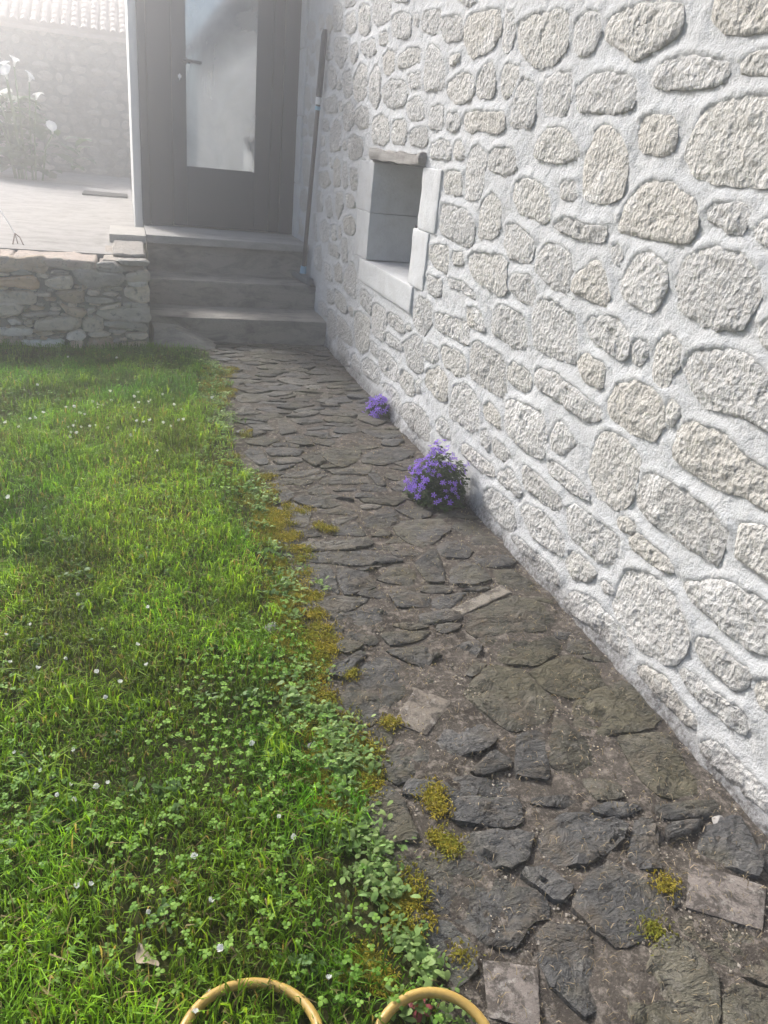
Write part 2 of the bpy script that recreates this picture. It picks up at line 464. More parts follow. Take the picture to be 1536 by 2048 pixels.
# ------------------------------------------------------------------ polygons -> stones
def parse(txt, ox, oy, s):
    out = []
    for line in txt.strip().splitlines():
        line = line.split('#')[0].strip()
        if not line: continue
        tagc = ''
        if ':' in line:
            tagc, line = line.split(':'); tagc = tagc.strip()
        pts = [tuple(float(k) for k in p.split(',')) for p in line.split()]
        out.append((tagc, [(ox + x / s, oy + y / s) for x, y in pts]))
    return out
def area2(P):
    x, y = P[:, 0], P[:, 1]
    return 0.5 * float(np.sum(x * np.roll(y, -1) - y * np.roll(x, -1)))
def chaikin(P, k=0.25):
    Q = np.roll(P, -1, 0)
    return np.stack([P * (1 - k) + Q * k, P * k + Q * (1 - k)], 1).reshape(-1, 2)
def resample(P, n):
    Q = np.vstack([P, P[:1]]); d = np.hypot(*np.diff(Q, axis=0).T)
    c = np.concatenate([[0], np.cumsum(d)]); t = np.linspace(0, c[-1], n, endpoint=False)
    return np.stack([np.interp(t, c, Q[:, 0]), np.interp(t, c, Q[:, 1])], 1)
def outline(P, n, rnd=0.25, iters=2, jag=0.004, jfreq=30, seed=0.0):
    P = np.asarray(P, float)
    if area2(P) < 0: P = P[::-1]
    P0 = P
    for i in range(iters): P = chaikin(P, rnd if i == 0 else 0.25)
    a0 = abs(area2(P0)); k = math.sqrt(a0 * 0.985 / abs(area2(P))); P = P.mean(0) + (P - P.mean(0)) * k
    P = resample(P, n)
    c = P.mean(0); D = P - c; L = np.hypot(*D.T)[:, None] + 1e-9
    j = fbm(P[:, 0] * jfreq + seed, P[:, 1] * jfreq + 9, seed, 3) * jag
    return P + D / L * j[:, None]
def stone_mesh(name, out, heights, base, rough, freq, seed, K, tilt=(0, 0), fn=None, flip=False, tomap=None):
    """out: (n,2) outline about its centroid origin c; returns mesh. heights(r) gives the profile for r 1 (edge)..0 (middle)."""
    n = len(out); c = out.mean(0); D = out - c
    rs = [1.0, 1.0] + [1 - (k / K) for k in range(1, K)]
    U, H = [], []
    for i, r in enumerate(rs):
        p = c + D * (r if i else 1.01)
        U.append(p)
        if i == 0: h = np.full(n, -base)
        else:
            h = np.full(n, heights(r)) + fbm(p[:, 0] * freq + seed, p[:, 1] * freq, seed * 1.7, 4, 0.6) * rough * (0.35 if r > 0.99 else 1.0)
            h = h + (p - c) @ np.array(tilt)
            if fn is not None: h = h + fn(p, r)
        H.append(h)
    U = np.vstack(U + [c[None]]); hc = heights(0) + float(fbm(np.array([c[0] * freq + seed]), np.array([c[1] * freq]), seed * 1.7, 4, 0.6)[0]) * rough
    H = np.concatenate(H + [[hc]])
    F = []
    R = len(rs)
    for i in range(R - 1):
        for k in range(n):
            a, b = i * n + k, i * n + (k + 1) % n
            f = (a, b, b + n, a + n)
            F.append(f[::-1] if flip else f)
    for k in range(n):
        f = ((R - 1) * n + k, (R - 1) * n + (k + 1) % n, R * n)
        F.append(f[::-1] if flip else f)
    V = tomap(U - c, H)
    return mesh(name, V, F, True, 48), c

WALL_B = '''
165,150 195,125 222,150 220,215 195,245 168,225
240,90 270,90 270,150 245,190 238,150
285,100 322,90 325,160 303,215 284,160
330,30 385,30 385,150 370,190 330,190
405,100 465,70 470,170 430,215 405,190
488,60 520,25 555,40 552,180 525,218 485,195
575,0 685,0 680,120 600,155 572,120
690,110 750,75 805,95 800,225 740,238 690,215
825,90 855,85 850,165 822,160
880,80 990,60 1000,150 985,190 920,212 875,180
1010,110 1115,95 1120,240 1020,262 1000,200
1140,140 1180,90 1350,55 1355,200 1290,310 1180,352 1140,260
1385,85 1440,75 1445,200 1415,318 1370,310
1100,0 1210,0 1200,20 1160,45 1120,20
405,0 470,0 450,40 400,50
700,-30 790,-30 790,15 700,15
160,290 185,278 185,370 165,405 155,360
197,270 212,270 212,320 197,325
222,260 245,240 250,360 227,375
285,305 322,315 320,365 287,370
335,260 360,235 418,245 412,340 375,420 340,360
435,290 480,265 475,360 450,390 432,360
500,270 585,235 590,320 555,348 505,330
615,205 665,185 668,270 610,278
635,360 665,310 705,315 700,420 670,465 640,440
735,350 780,305 860,290 860,375 790,418 728,415
905,320 930,270 985,310 1015,400 1010,540 890,548 895,430
1040,355 1105,320 1095,385 1045,408
180,390 200,365 215,390 212,455 190,470 178,440
145,450 172,445 168,505 145,510
145,540 185,535 190,650 170,680 148,620
200,545 228,545 230,635 200,635
298,430 320,402 348,450 345,530 320,545 300,520
355,500 372,475 382,505 375,550 355,550
390,460 440,430 442,570 415,600 390,570
456,480 500,395 535,420 530,590 475,628 454,580
550,480 595,395 620,440 615,600 590,665 552,610
640,540 690,490 770,500 778,590 760,650 690,662 635,620
790,460 865,445 862,545 795,548
1030,520 1080,470 1120,450 1185,470 1195,540 1165,625 1080,638 1030,580
1215,480 1250,405 1322,390 1325,540 1300,600 1230,610 1205,570
1365,470 1390,395 1470,410 1470,470 1410,598 1365,595
270,610 350,590 350,690 285,695 268,650
360,630 388,625 385,680 362,685
390,660 430,632 455,650 455,760 420,803 390,790
466,690 500,660 545,665 545,780 500,790 466,760
570,740 630,705 670,740 670,860 630,890 570,870
695,750 770,735 782,800 760,890 690,880
785,640 850,592 890,650 885,735 820,748 790,715
795,830 830,785 905,785 905,880 880,900 800,892
925,670 990,645 1012,660 1000,795 920,790
1030,700 1100,695 1105,790 1060,812 1020,790
1135,700 1200,680 1240,690 1380,690 1380,790 1320,822 1220,800 1190,822 1135,790
145,715 165,705 165,760 147,760
175,720 210,680 212,830 180,835
140,790 165,790 165,830 142,835
267,740 300,735 298,805 268,805
305,820 345,740 373,760 372,920 310,928
250,845 277,838 278,890 250,890
386,870 410,865 412,920 388,925
420,860 460,835 510,860 505,950 455,985 425,965
145,882 185,868 185,945 145,945
250,945 285,935 290,1015 250,1020
304,985 320,970 325,1030 308,1030
138,985 165,970 190,1010 185,1140 150,1140
240,1065 300,1055 310,1130 270,1155 240,1130
330,1005 350,970 372,1000 370,1140 328,1140
385,1010 415,1005 418,1140 395,1160 382,1130
430,1050 475,1040 475,1160 440,1170
120,1180 160,1160 175,1200 172,1280 140,1300 122,1250
231,1185 262,1180 262,1295 226,1300
280,1230 320,1220 325,1325 290,1335
345,1185 387,1185 387,1270 360,1350 345,1300
405,1200 440,1190 465,1230 460,1280 410,1270
390,1345 440,1322 465,1360 460,1430 440,1448 395,1420
246,1380 280,1358 302,1385 300,1480 250,1478
315,1390 347,1385 347,1470 320,1478
360,1400 378,1390 378,1460 362,1470
207,1330 228,1320 230,1470 215,1480
110,1370 135,1330 145,1400 140,1450 112,1430
215,1530 255,1515 262,1600 250,1670 215,1640
300,1490 360,1520 360,1585 300,1560
380,1470 418,1475 415,1610 380,1600
275,1615 315,1640 320,1730 280,1710
335,1640 365,1620 383,1650 380,1740 338,1720
398,1690 440,1605 470,1650 470,1840 400,1780
930,890 990,860 1050,880 1050,985 925,970
1075,875 1120,870 1145,960 1110,990 1070,970
1012,1070 1050,1050 1120,1060 1115,1205 1012,1180
1160,960 1210,895 1270,940 1235,1215 1140,1215 1145,1080
1285,950 1330,912 1440,915 1450,1050 1380,1085 1285,1040
1010,1250 1140,1290 1195,1360 1190,1490 1150,1510 980,1430 990,1290
1230,1300 1255,1230 1310,1185 1365,1250 1350,1400 1310,1470 1225,1460
925,1510 1040,1510 1030,1680 960,1650 920,1580
1065,1550 1130,1550 1130,1630 1065,1625
1165,1590 1200,1550 1390,1580 1385,1800 1350,1818 1200,1720 1155,1630
905,1690 1000,1720 990,1820 960,1830 905,1790
1035,1710 1120,1730 1200,1800 1200,1840 1130,1800 1040,1760
825,1870 870,1825 935,1870 930,1990 880,2070 820,1990
1155,1890 1200,1930 1230,2010 1160,2005
'''
WALL_C = '''
115,130 210,85 390,60 385,270 300,370 210,385 150,330 105,240
430,150 480,80 570,75 580,180 530,300 450,318 425,270
620,130 700,65 850,15 1045,25 1040,150 990,220 880,290 780,345 700,280 610,230
1225,120 1240,10 1280,-60 1700,-60 1700,160 1310,192
900,390 990,340 1130,320 1315,355 1290,460 1200,500 960,515 885,480
1385,370 1450,300 1600,270 1680,330 1650,430 1450,432 1380,420
90,520 140,450 210,510 205,640 180,735 60,720 70,620
255,460 330,420 420,420 400,590 370,660 265,655 250,540
440,510 520,440 610,410 770,440 770,600 700,650 450,640
800,700 860,660 1020,680 1000,860 950,885 820,875 790,770
1095,800 1200,620 1440,560 1700,540 1720,900 1600,1055 1350,1060 1130,1010 1085,900
210,820 290,735 400,750 450,860 440,920 330,940 210,905
490,900 560,740 620,720 700,790 735,930 700,1130 600,1155 480,1130
90,1060 140,1020 230,1050 275,1100 285,1250 250,1280 110,1215 80,1130
350,1040 440,1040 435,1150 345,1140
680,1290 740,1150 850,1045 1000,1060 1120,1170 1130,1300 1080,1390 900,1370 690,1325
1195,1210 1240,1165 1390,1160 1435,1220 1395,1345 1290,1325 1200,1265
1465,1330 1500,1260 1600,1220 1680,1330 1640,1440 1480,1380
300,1300 380,1245 490,1285 615,1300 590,1390 430,1370
30,1290 100,1290 200,1370 180,1510 60,1480 25,1410
220,1480 290,1385 400,1450 415,1530 385,1685 290,1640 210,1550
640,1420 680,1395 710,1450 680,1530 645,1500
430,1590 560,1485 600,1540 630,1700 600,1762 420,1670
700,1610 760,1490 860,1440 960,1520 960,1640 880,1795 760,1740 700,1690
1015,1600 1080,1480 1220,1415 1400,1470 1490,1600 1480,1720 1380,1870 1250,1885 1040,1780
70,1570 180,1580 205,1660 190,1755 110,1720 60,1660
'''
WALL_D = '''
28,57 170,100 180,215 30,130
170,30 210,45 245,75 250,150 170,110
290,70 320,25 430,70 440,210 400,225 285,150
490,20 520,0 660,70 665,270 640,290 480,210 470,110
715,110 740,75 860,90 910,170 885,275 800,235 720,160
1495,130 1560,70 1640,150 1600,260 1500,190
60,205 160,250 165,340 130,350 70,300 50,250
195,220 215,190 335,260 345,400 320,440 185,345
355,310 380,280 460,330 455,400 430,420 360,370
480,340 500,310 600,350 680,420 775,490 770,540 690,540 600,470 490,400
670,290 700,240 800,290 795,350 780,405 700,365
925,200 950,180 1000,200 985,260 955,305 920,270
1020,310 1030,200 1080,155 1145,190 1130,300 1075,405 1015,370
1160,320 1200,240 1320,225 1450,240 1510,330 1600,400 1560,590 1500,570 1380,510 1250,480 1180,390
820,470 850,390 940,370 1000,400 1060,470 1060,570 1010,640 920,600 830,540
1075,490 1095,450 1150,490 1110,570 1078,570
1130,650 1150,590 1200,555 1350,620 1450,720 1580,800 1640,960 1536,960 1400,880 1330,860 1200,790 1130,720
740,700 760,620 820,600 910,650 960,720 910,920 860,950 760,890 725,790
350,480 380,455 520,520 530,590 510,720 430,680 345,590
550,620 580,555 610,560 665,650 610,705 550,680
95,500 110,400 160,380 220,450 225,560 200,600 95,530
245,490 270,465 320,520 320,590 250,535
230,600 260,590 275,640 265,690 230,650
285,640 310,635 375,700 340,735 290,700
150,660 170,655 290,755 290,800 240,790 150,700
310,790 350,760 390,790 420,880 400,900 310,820
430,760 450,755 540,840 600,900 590,950 560,955 430,850
535,740 560,730 660,800 720,870 720,910 640,870 540,790
240,870 290,860 380,930 390,1010 370,1060 250,950
420,960 440,930 520,970 600,1060 620,1130 590,1165 470,1080
630,960 660,930 720,970 860,1080 860,1130 830,1200 760,1190 640,1070
850,1000 870,980 940,1010 930,1080 860,1040
905,1090 960,1060 1100,1190 1105,1250 1000,1200 920,1130
945,920 960,840 1000,795 1100,830 1250,940 1340,1030 1335,1110 1290,1190 1150,1110 1000,1000
1400,1080 1420,1010 1536,1040 1700,1140 1700,1330 1600,1320 1480,1220 1390,1170
775,1290 790,1270 835,1300 840,1340 790,1330
'''
WALL_E = '''
488,70 556,-60 704,-35 863,105 968,335 958,493 880,588 800,570 634,476 528,335 430,200
110,160 180,90 300,130 420,250 520,370 550,480 520,540 400,430 250,300 150,230
610,640 640,600 720,630 860,720 910,830 1000,920 1030,1020 990,1050 850,900 700,750
920,660 980,630 1100,740 1300,880 1390,930 1380,1080 1300,1070 1180,960 1000,810
1020,450 1060,400 1160,430 1300,560 1430,640 1380,750 1310,790 1200,690 1060,560
1450,720 1560,690 1700,860 1650,1000 1460,880
1070,1170 1150,1130 1250,1200 1400,1340 1536,1480 1620,1620 1536,1650 1380,1520 1200,1350 1080,1230
950,30 1200,0 1400,90 1640,230 1700,520 1430,500 1280,390 1150,270 1000,150
'''
WALL_F = '''
185,330 250,340 275,370 275,480 230,470 180,400
280,200 340,220 345,350 285,340
360,190 470,290 490,430 440,440 360,360
500,370 545,390 540,490 500,440
290,430 330,410 365,460 370,700 300,690 280,560
385,480 430,490 510,590 540,700 530,780 382,660
560,450 600,430 720,510 700,800 640,850 575,780 555,560
620,210 660,200 735,280 730,460 690,430 612,330
742,370 800,350 890,430 870,700 840,720 742,650 737,500
905,460 930,440 1060,520 1070,640 1020,640 900,540
890,660 920,650 1040,750 1040,830 900,770
1090,560 1140,560 1150,610 1120,640 1085,610
1055,760 1170,670 1270,740 1260,1040 1200,1045 1100,980 1080,850
1290,780 1350,760 1410,810 1430,930 1370,965 1280,900
1300,1040 1420,980 1510,1090 1510,1330 1440,1340 1280,1180
390,710 420,700 500,830 530,920 500,950 390,830
400,850 450,870 520,970 500,1000 430,950
535,880 570,860 620,960 620,1070 540,1000
640,950 690,900 800,1000 820,1090 800,1180 650,1050
715,740 750,730 800,790 795,900 730,850
815,850 850,830 960,910 1020,1010 1000,1150 930,1120 820,1000
1030,1060 1060,1020 1170,1110 1170,1290 1110,1280 1020,1170
1195,1130 1240,1130 1245,1250 1195,1270
840,1180 900,1170 1010,1270 1050,1400 1040,1500 950,1420 930,1300
1070,1390 1150,1370 1250,1430 1330,1540 1320,1750 1250,1730 1120,1600 1060,1500
1390,1560 1470,1510 1536,1600 1536,1740 1420,1680
'''
WALL_H = '''
1040,850 1110,780 1220,860 1280,930 1230,1010 1100,1000
630,680 700,680 880,850 980,940 1000,1040 900,1000 760,860
'''
wall_px = [p for _, p in parse(WALL_B, 560, 0, 3.072) + parse(WALL_C, 1000, 0, 2.866) + parse(WALL_D, 860, 600, 2.272)
           + parse(WALL_E, 1100, 1160, 3.523) + parse(WALL_F, 600, 540, 5.12) + parse(WALL_H, 860, 900, 3.84)]
wall_yz = [np.array([on_wall(*q)[1:] for q in P]) for P in wall_px]

# ================================================================== VEIL-FREE STRUCTURE
# ------------------------------------------------------------------ ground under everything
me = fast_mesh('ground', np.array([(-19, -19, -0.06), (19, -19, -0.06), (19, 19, -0.06), (-19, 19, -0.06)]), [np.array([[0, 1, 2, 3]])])
tag(obj('ground', me, M_SOIL), kind='structure')

# ------------------------------------------------------------------ house wall: mortar sheet shaped round its stones
WY0, WY1, WZ0, WZ1 = 3.46, 4.17, 0.66, 1.16           # window opening
house = empty('stone_house', (WALL_X, 3.0, 0))
tag(house, 'house with a pale rubble stone wall in white mortar running beside the slate path', 'house')
YMIN, YMAX, ZTOP = -3.0, 6.25, 2.38

# extra stones where the photograph does not look
def poly_bbox(P): return P[:, 0].min(), P[:, 0].max(), P[:, 1].min(), P[:, 1].max()
occ = [poly_bbox(P) for P in wall_yz] + [(3.15, 4.52, 0.5, 1.26), (6.02, 6.4, -1, 3)]
visible_n = len(wall_yz)
def free(b, m=0.02):
    return all(b[1] + m < o[0] or b[0] - m > o[1] or b[3] + m < o[2] or b[2] - m > o[3] for o in occ)
rr = random.Random(5)
for tries in range(3500):
    cy = rr.uniform(YMIN + 0.2, 6.0); cz = rr.uniform(0.1, 2.25)
    w, h = rr.uniform(0.07, 0.17), rr.uniform(0.06, 0.13)
    if tries > 1500: w, h = w * 0.6, h * 0.6
    inside = False
    b = (cy - w, cy + w, cz - h, cz + h)
    if not free(b): continue
    d = np.array([WALL_X, cy, cz]) - CAM
    dep = d @ _f
    if dep > 0.2:
        px, py = 768 + FPX * (d @ CR) / dep, 1024 - FPX * (d @ CU) / dep
        if -60 < px < 1640 and -60 < py < 2150: continue
    occ.append(b)
    k = rr.randint(5, 7)
    an = [2 * math.pi * (i + rr.uniform(-.2, .2)) / k for i in range(k)]
    wall_yz.append(np.array([(cy + w * math.cos(a) * rr.uniform(.85, 1.1), cz + h * math.sin(a) * rr.uniform(.85, 1.1)) for a in an]))

stone_outs = []
for i, P in enumerate(wall_yz):
    ext = max(np.ptp(P[:, 0]), np.ptp(P[:, 1]))
    n = int(np.clip(ext / 0.009, 14, 56))
    stone_outs.append(outline(P.mean(0) + (P - P.mean(0)) * (1.085 if i < visible_n else 1.0), n, 0.13, 1, 0.005 + 0.02 * ext, 48, i * 1.37))

ST = 0.009
gy = np.concatenate([np.arange(YMIN, 0.6, 0.05), np.arange(0.6, YMAX + 1e-6, ST)])
gz = np.concatenate([np.arange(-0.12, 2.1, ST), np.arange(2.1, ZTOP + 0.05, 0.05)])
GY, GZ = np.meshgrid(gy, gz, indexing='ij')
mh = 0.004 * fbm(GY * 9, GZ * 9, 0, 3) + 0.0045 * fbm(GY * 34, GZ * 34, 3, 4, 0.6) + 0.0022 * fbm(GY * 95, GZ * 95, 5, 2)
inside = np.zeros(GY.shape, bool)
for out in stone_outs:
    y0, y1, z0, z1 = out[:, 0].min() - .045, out[:, 0].max() + .045, out[:, 1].min() - .045, out[:, 1].max() + .045
    a, b = np.searchsorted(gy, [y0, y1]); c, d = np.searchsorted(gz, [z0, z1])
    if b <= a or d <= c: continue
    X, Y = GY[a:b, c:d], GZ[a:b, c:d]
    best = np.full(X.shape, 9.0); dirz = np.zeros(X.shape); diry = np.zeros(X.shape); ins = np.zeros(X.shape, bool)
    Q = np.roll(out, -1, 0)
    for p, q in zip(out, Q):
        e = q - p; L2 = e @ e + 1e-12
        t = np.clip(((X - p[0]) * e[0] + (Y - p[1]) * e[1]) / L2, 0, 1)
        dx, dy = X - (p[0] + t * e[0]), Y - (p[1] + t * e[1])
        dd = np.hypot(dx, dy); m = dd < best
        best[m] = dd[m]; diry[m] = dx[m]; dirz[m] = dy[m]
        if abs(e[1]) > 1e-9:
            cr = ((p[1] > Y) != (q[1] > Y)) & (X < e[0] * (Y - p[1]) / e[1] + p[0])
            ins ^= cr
    nz = dirz / (best + 1e-6)
    w = np.clip(1 - best / 0.034, 0, 1); w = w * w * (3 - 2 * w)
    rise = np.where(nz > 0, 0.0055 * nz + 0.001, -0.003)
    cur = mh[a:b, c:d]
    cur[~ins] += (w * rise)[~ins]
    cur[ins] = 0.001 - 0.6 * np.clip(best[ins], 0, 0.02)
    inside[a:b, c:d] |= ins & (best > 0.018)
mh += np.clip(1 - (GZ + 0.01) / 0.075, 0, 1) ** 1.5 * (0.010 + 0.012 * fbm(GY * 11, GZ * 11, 9, 3))     # toe of the wall
V = np.stack([WALL_X - mh, GY, GZ], -1).reshape(-1, 3)
ny, nz = GY.shape
idx = np.arange(ny * nz).reshape(ny, nz)
quads = np.stack([idx[:-1, :-1], idx[:-1, 1:], idx[1:, 1:], idx[1:, :-1]], -1).reshape(-1, 4)
cy_ = ((GY[:-1, :-1] + GY[1:, 1:]) / 2).ravel(); cz_ = ((GZ[:-1, :-1] + GZ[1:, 1:]) / 2).ravel()
i4 = (inside[:-1, :-1] & inside[1:, 1:] & inside[1:, :-1] & inside[:-1, 1:]).ravel()
hole = (cy_ > WY0 - 0.05) & (cy_ < WY1 + 0.05) & (cz_ > WZ0 - 0.03) & (cz_ < WZ1 + 0.01)
quads = quads[~(i4 | hole)]
used = np.unique(quads); remap = np.full(len(V), -1); remap[used] = np.arange(len(used))
wallo = obj('wall', fast_mesh('wall', V[used] - np.array([WALL_X, 3, 0]), [remap[quads]], smooth=True), M_MORTAR, house, (WALL_X, 3.0, 0))
WARM = [(1.0, 1.0, 1.0), (1.0, 0.985, 0.94), (0.9, 0.9, 0.9), (1.04, 1.02, 0.98), (0.86, 0.85, 0.835), (1.06, 1.055, 1.05), (1.0, 0.96, 0.89), (.95, .95, .95)]
for i, out in enumerate(stone_outs):
    ext = max(np.ptp(out[:, 0]), np.ptp(out[:, 1]))
    K = int(np.clip(ext / 2 / 0.009, 3, 14)); proud = rr.uniform(0.0035, 0.0065) if ext > 0.07 else rr.uniform(0.003, 0.006)
    rgh = min(0.0095, 0.0035 + 0.042 * ext)
    me, c = stone_mesh('stone', out, lambda r: proud * (1 - 0.8 * r ** 9), 0.02, rgh, 42, i * 2.1, K, (rr.uniform(-.02, .02), -0.012), None, True,
                       lambda U, H: np.stack([-H, U[:, 0], U[:, 1]], -1))
    o = obj('stone', me, M_GRANITE, wallo, (WALL_X, c[0], c[1]))
    o.color = (*rr.choice(WARM), 1)
# plain core behind the mortar sheet, gable end and roof
b = MB()
b.box((WALL_X + 0.03, YMIN, -0.1), (WALL_X + 0.42, WY0 - 0.27, ZTOP)); b.box((WALL_X + 0.03, WY1 + 0.27, -0.1), (WALL_X + 0.42, YMAX + 2.5, ZTOP))
b.box((WALL_X + 0.03, WY0 - 0.268, -0.1), (WALL_X + 0.42, WY1 + 0.268, WZ0 - 0.14)); b.box((WALL_X + 0.03, WY0 - 0.268, WZ1 + 0.07), (WALL_X + 0.42, WY1 + 0.268, ZTOP))
b.build('wall_core', M_RENDER, house, (WALL_X, 3, 0))
b = MB()
b.bm.verts.ensure_lookup_table()
r0, r1 = WALL_X - 0.22, WALL_X + 4.5
vs = [b.bm.verts.new(v) for v in [(r0, YMIN - .3, ZTOP - .05), (r0, YMAX + 2.6, ZTOP - .05), (r1, YMAX + 2.6, ZTOP + 2.6), (r1, YMIN - .3, ZTOP + 2.6),
                                  (r0, YMIN - .3, ZTOP + .06), (r0, YMAX + 2.6, ZTOP + .06), (r1, YMAX + 2.6, ZTOP + 2.72), (r1, YMIN - .3, ZTOP + 2.72)]]
for f in ((0, 1, 2, 3), (7, 6, 5, 4), (0, 4, 5, 1), (1, 5, 6, 2), (2, 6, 7, 3), (3, 7, 4, 0)): b.bm.faces.new([vs[k] for k in f])
b.build('roof', mat_plain('dark_roof_slate', (0.10, 0.10, 0.105), 0.7, 0.3, 0.3, 8), house, (WALL_X, 3, ZTOP))
# pale end strip (quoin) beside the door
for z0, z1 in ((0.55, 0.93), (0.933, 1.38), (1.383, 1.80), (1.803, 2.36)):
    b = MB(); b.box((WALL_X - 0.018, 6.05 + (0.03 if z0 in (0.933, 1.803) else 0), z0), (WALL_X + 0.05, 6.25, z1), 0.006, 2); b.subdivide(3); b.rough(0.002, 30, z0)
    b.build('quoin', M_DRESSED, house, (WALL_X, 6.15, z0))
# window: lintel, jamb blocks, sill, dark back
win = empty('window', (WALL_X, (WY0 + WY1) / 2, WZ0)); win.parent = house; win.location = win.location - house.location
def block(name, y0, y1, z0, z1, xf, xb, m, bev=0.007, rough=0.005, cuts=9, jag=None):
    b = MB(); b.box((xf, y0, z0), (xb, y1, z1), bev, 2); b.subdivide(cuts); b.rough(rough, 22, y0 * 3 + z0, 4)
    b.build(name, m, win, (xf, (y0 + y1) / 2, z0), True, 35)
XB = WALL_X + 0.40
block('jamb_stone', WY1, 4.46, 0.908, 1.15, WALL_X - 0.007, XB, M_DRESSED)
block('jamb_stone', WY1 - 0.004, 4.42, 0.668, 0.905, WALL_X - 0.009, XB, M_DRESSED)
block('jamb_stone', 3.19, WY0 - 0.05, 0.912, 1.158, WALL_X - 0.008, XB, M_DRESSED)
block('jamb_stone', 3.255, WY0, 0.668, 0.908, WALL_X - 0.008, XB, M_DRESSED)
b = MB(); b.box((WALL_X - 0.010, 3.385, 0.545), (XB, 4.29, 0.664), 0.008, 2); b.subdivide(7); b.rough(0.005, 14, 2.0, 4)
b.build('sill', M_DRESSED, win, (WALL_X, 3.8, .55), True, 35)
b = MB(); b.box((WALL_X - 0.03, 3.41, 1.162), (XB, 4.19, 1.212), 0.014, 2); b.subdivide(10); b.rough(0.020, 15, 4.0, 5)
b.build('lintel', M_LINTEL, win, (WALL_X, 3.8, 1.16), True, 35)
b = MB(); b.box((XB - 0.04, WY0 - 0.2, WZ0 - 0.05), (XB + 0.05, WY1 + 0.2, WZ1 + 0.05)); b.build('shutter', M_BLACK, win, (XB, 3.8, .66))
p = hit(822, 472, 1, 3.50)
b = MB(); b.tube([(WALL_X + .03, 3.475, .86), (WALL_X + .03, 3.51, .865), (WALL_X + .035, 3.525, .89), (WALL_X + .035, 3.52, .915)], 0.011, 8)
b.tube([(WALL_X + .035, 3.46, .845), (WALL_X + .035, 3.50, .81)], [0.014, 0.008], 8)
b.build('iron_hook', M_IRON, win, (WALL_X + .03, 3.48, .86))

# ------------------------------------------------------------------ annex with the glazed door
DY = 6.27
annex = empty('annex', (0.64, DY, 0.55))
tag(annex, 'white rendered annex with a dark grey glazed door at the top of the steps', 'annex')
b = MB()
b.box((0.045, DY + 0.03, 0.42), (0.10, 9.0, 2.62), 0.008, 2)
b.box((0.045, DY - 0.02, 2.28), (1.235, DY + 0.2, 2.62)); b.box((0.10, 8.9, 0.42), (1.235, 9.0, 2.62)); b.box((0.101, DY + 0.2, 0.42), (1.235, 8.9, 0.5))
b.build('wall', M_RENDER, annex, (0.1, 7, .5))
b = MB(); b.box((-0.02, DY - 0.14, 2.622), (1.24, 9.1, 2.70)); b.build('roof', M_DOOR, annex, (0.6, 7, 2.62))
b = MB()
b.box((0.102, DY - 0.02, 0.558), (0.155, DY + 0.06, 2.278), 0.004, 2); b.box((1.10, DY - 0.02, 0.558), (1.212, DY + 0.06, 2.278), 0.004, 2)
b.box((0.156, DY - 0.02, 2.2), (1.099, DY + 0.06, 2.277), 0.004, 2)
b.build('door_frame', M_DOOR, annex, (0.64, DY, .56))
b = MB(); b.box((0.158, DY + 0.002, 0.56), (0.318, DY + 0.045, 2.198), 0.004, 2)
b.build('side_panel', M_DOOR, annex, (0.24, DY, .56))
b = MB()                                                       # the leaf: two stiles and a bottom board
b.box((0.322, DY - 0.004, 0.565), (0.418, DY + 0.04, 2.196), 0.004, 2)
b.box((0.905, DY - 0.004, 0.565), (1.018, DY + 0.04, 2.196), 0.004, 2)
b.box((0.419, DY - 0.003, 0.565), (0.904, DY + 0.04, 0.975), 0.004, 2)
b.box((0.419, DY - 0.003, 2.12), (0.904, DY + 0.04, 2.196), 0.004, 2)
door = b.build('door', M_DOOR, annex, (0.66, DY, .56))
b = MB(); b.box((1.022, DY + 0.004, 0.56), (1.097, DY + 0.045, 2.198), 0.004, 2); b.build('side_panel', M_DOOR, annex, (1.06, DY, .56))
b = MB(); b.box((0.417, DY + 0.012, 0.973), (0.907, DY + 0.024, 2.122)); b.build('glass_pane', M_GLASS, door, (0.66, DY, 1.0), False)
hx, hz = 0.405, 1.64
b = MB(); b.tube([(hx, DY - .004, hz), (hx, DY - .05, hz)], 0.010, 10); b.tube([(hx - .005, DY - .05, hz), (hx + .115, DY - .052, hz - .004)], 0.009, 10)
b.tube([(hx, DY - .003, hz), (hx, DY - .009, hz)], 0.026, 16)
b.build('handle', M_GRIP, door, (hx, DY, hz))
b = MB(); b.tube([(hx - .03, DY - .003, hz - .10), (hx - .03, DY - .012, hz - .10)], 0.013, 12); b.box((hx - .036, DY - .04, hz - .125), (hx - .028, DY - .012, hz - .085), 0.002)
b.build('lock', M_WHITEPL, door, (hx - .03, DY, hz - .1))
b = MB(); b.box((0.102, DY + 0.25, 0.56), (1.21, DY + 0.27, 2.27)); b.build('inner_screen', M_BLACK, annex, (0.6, DY + .26, .56))

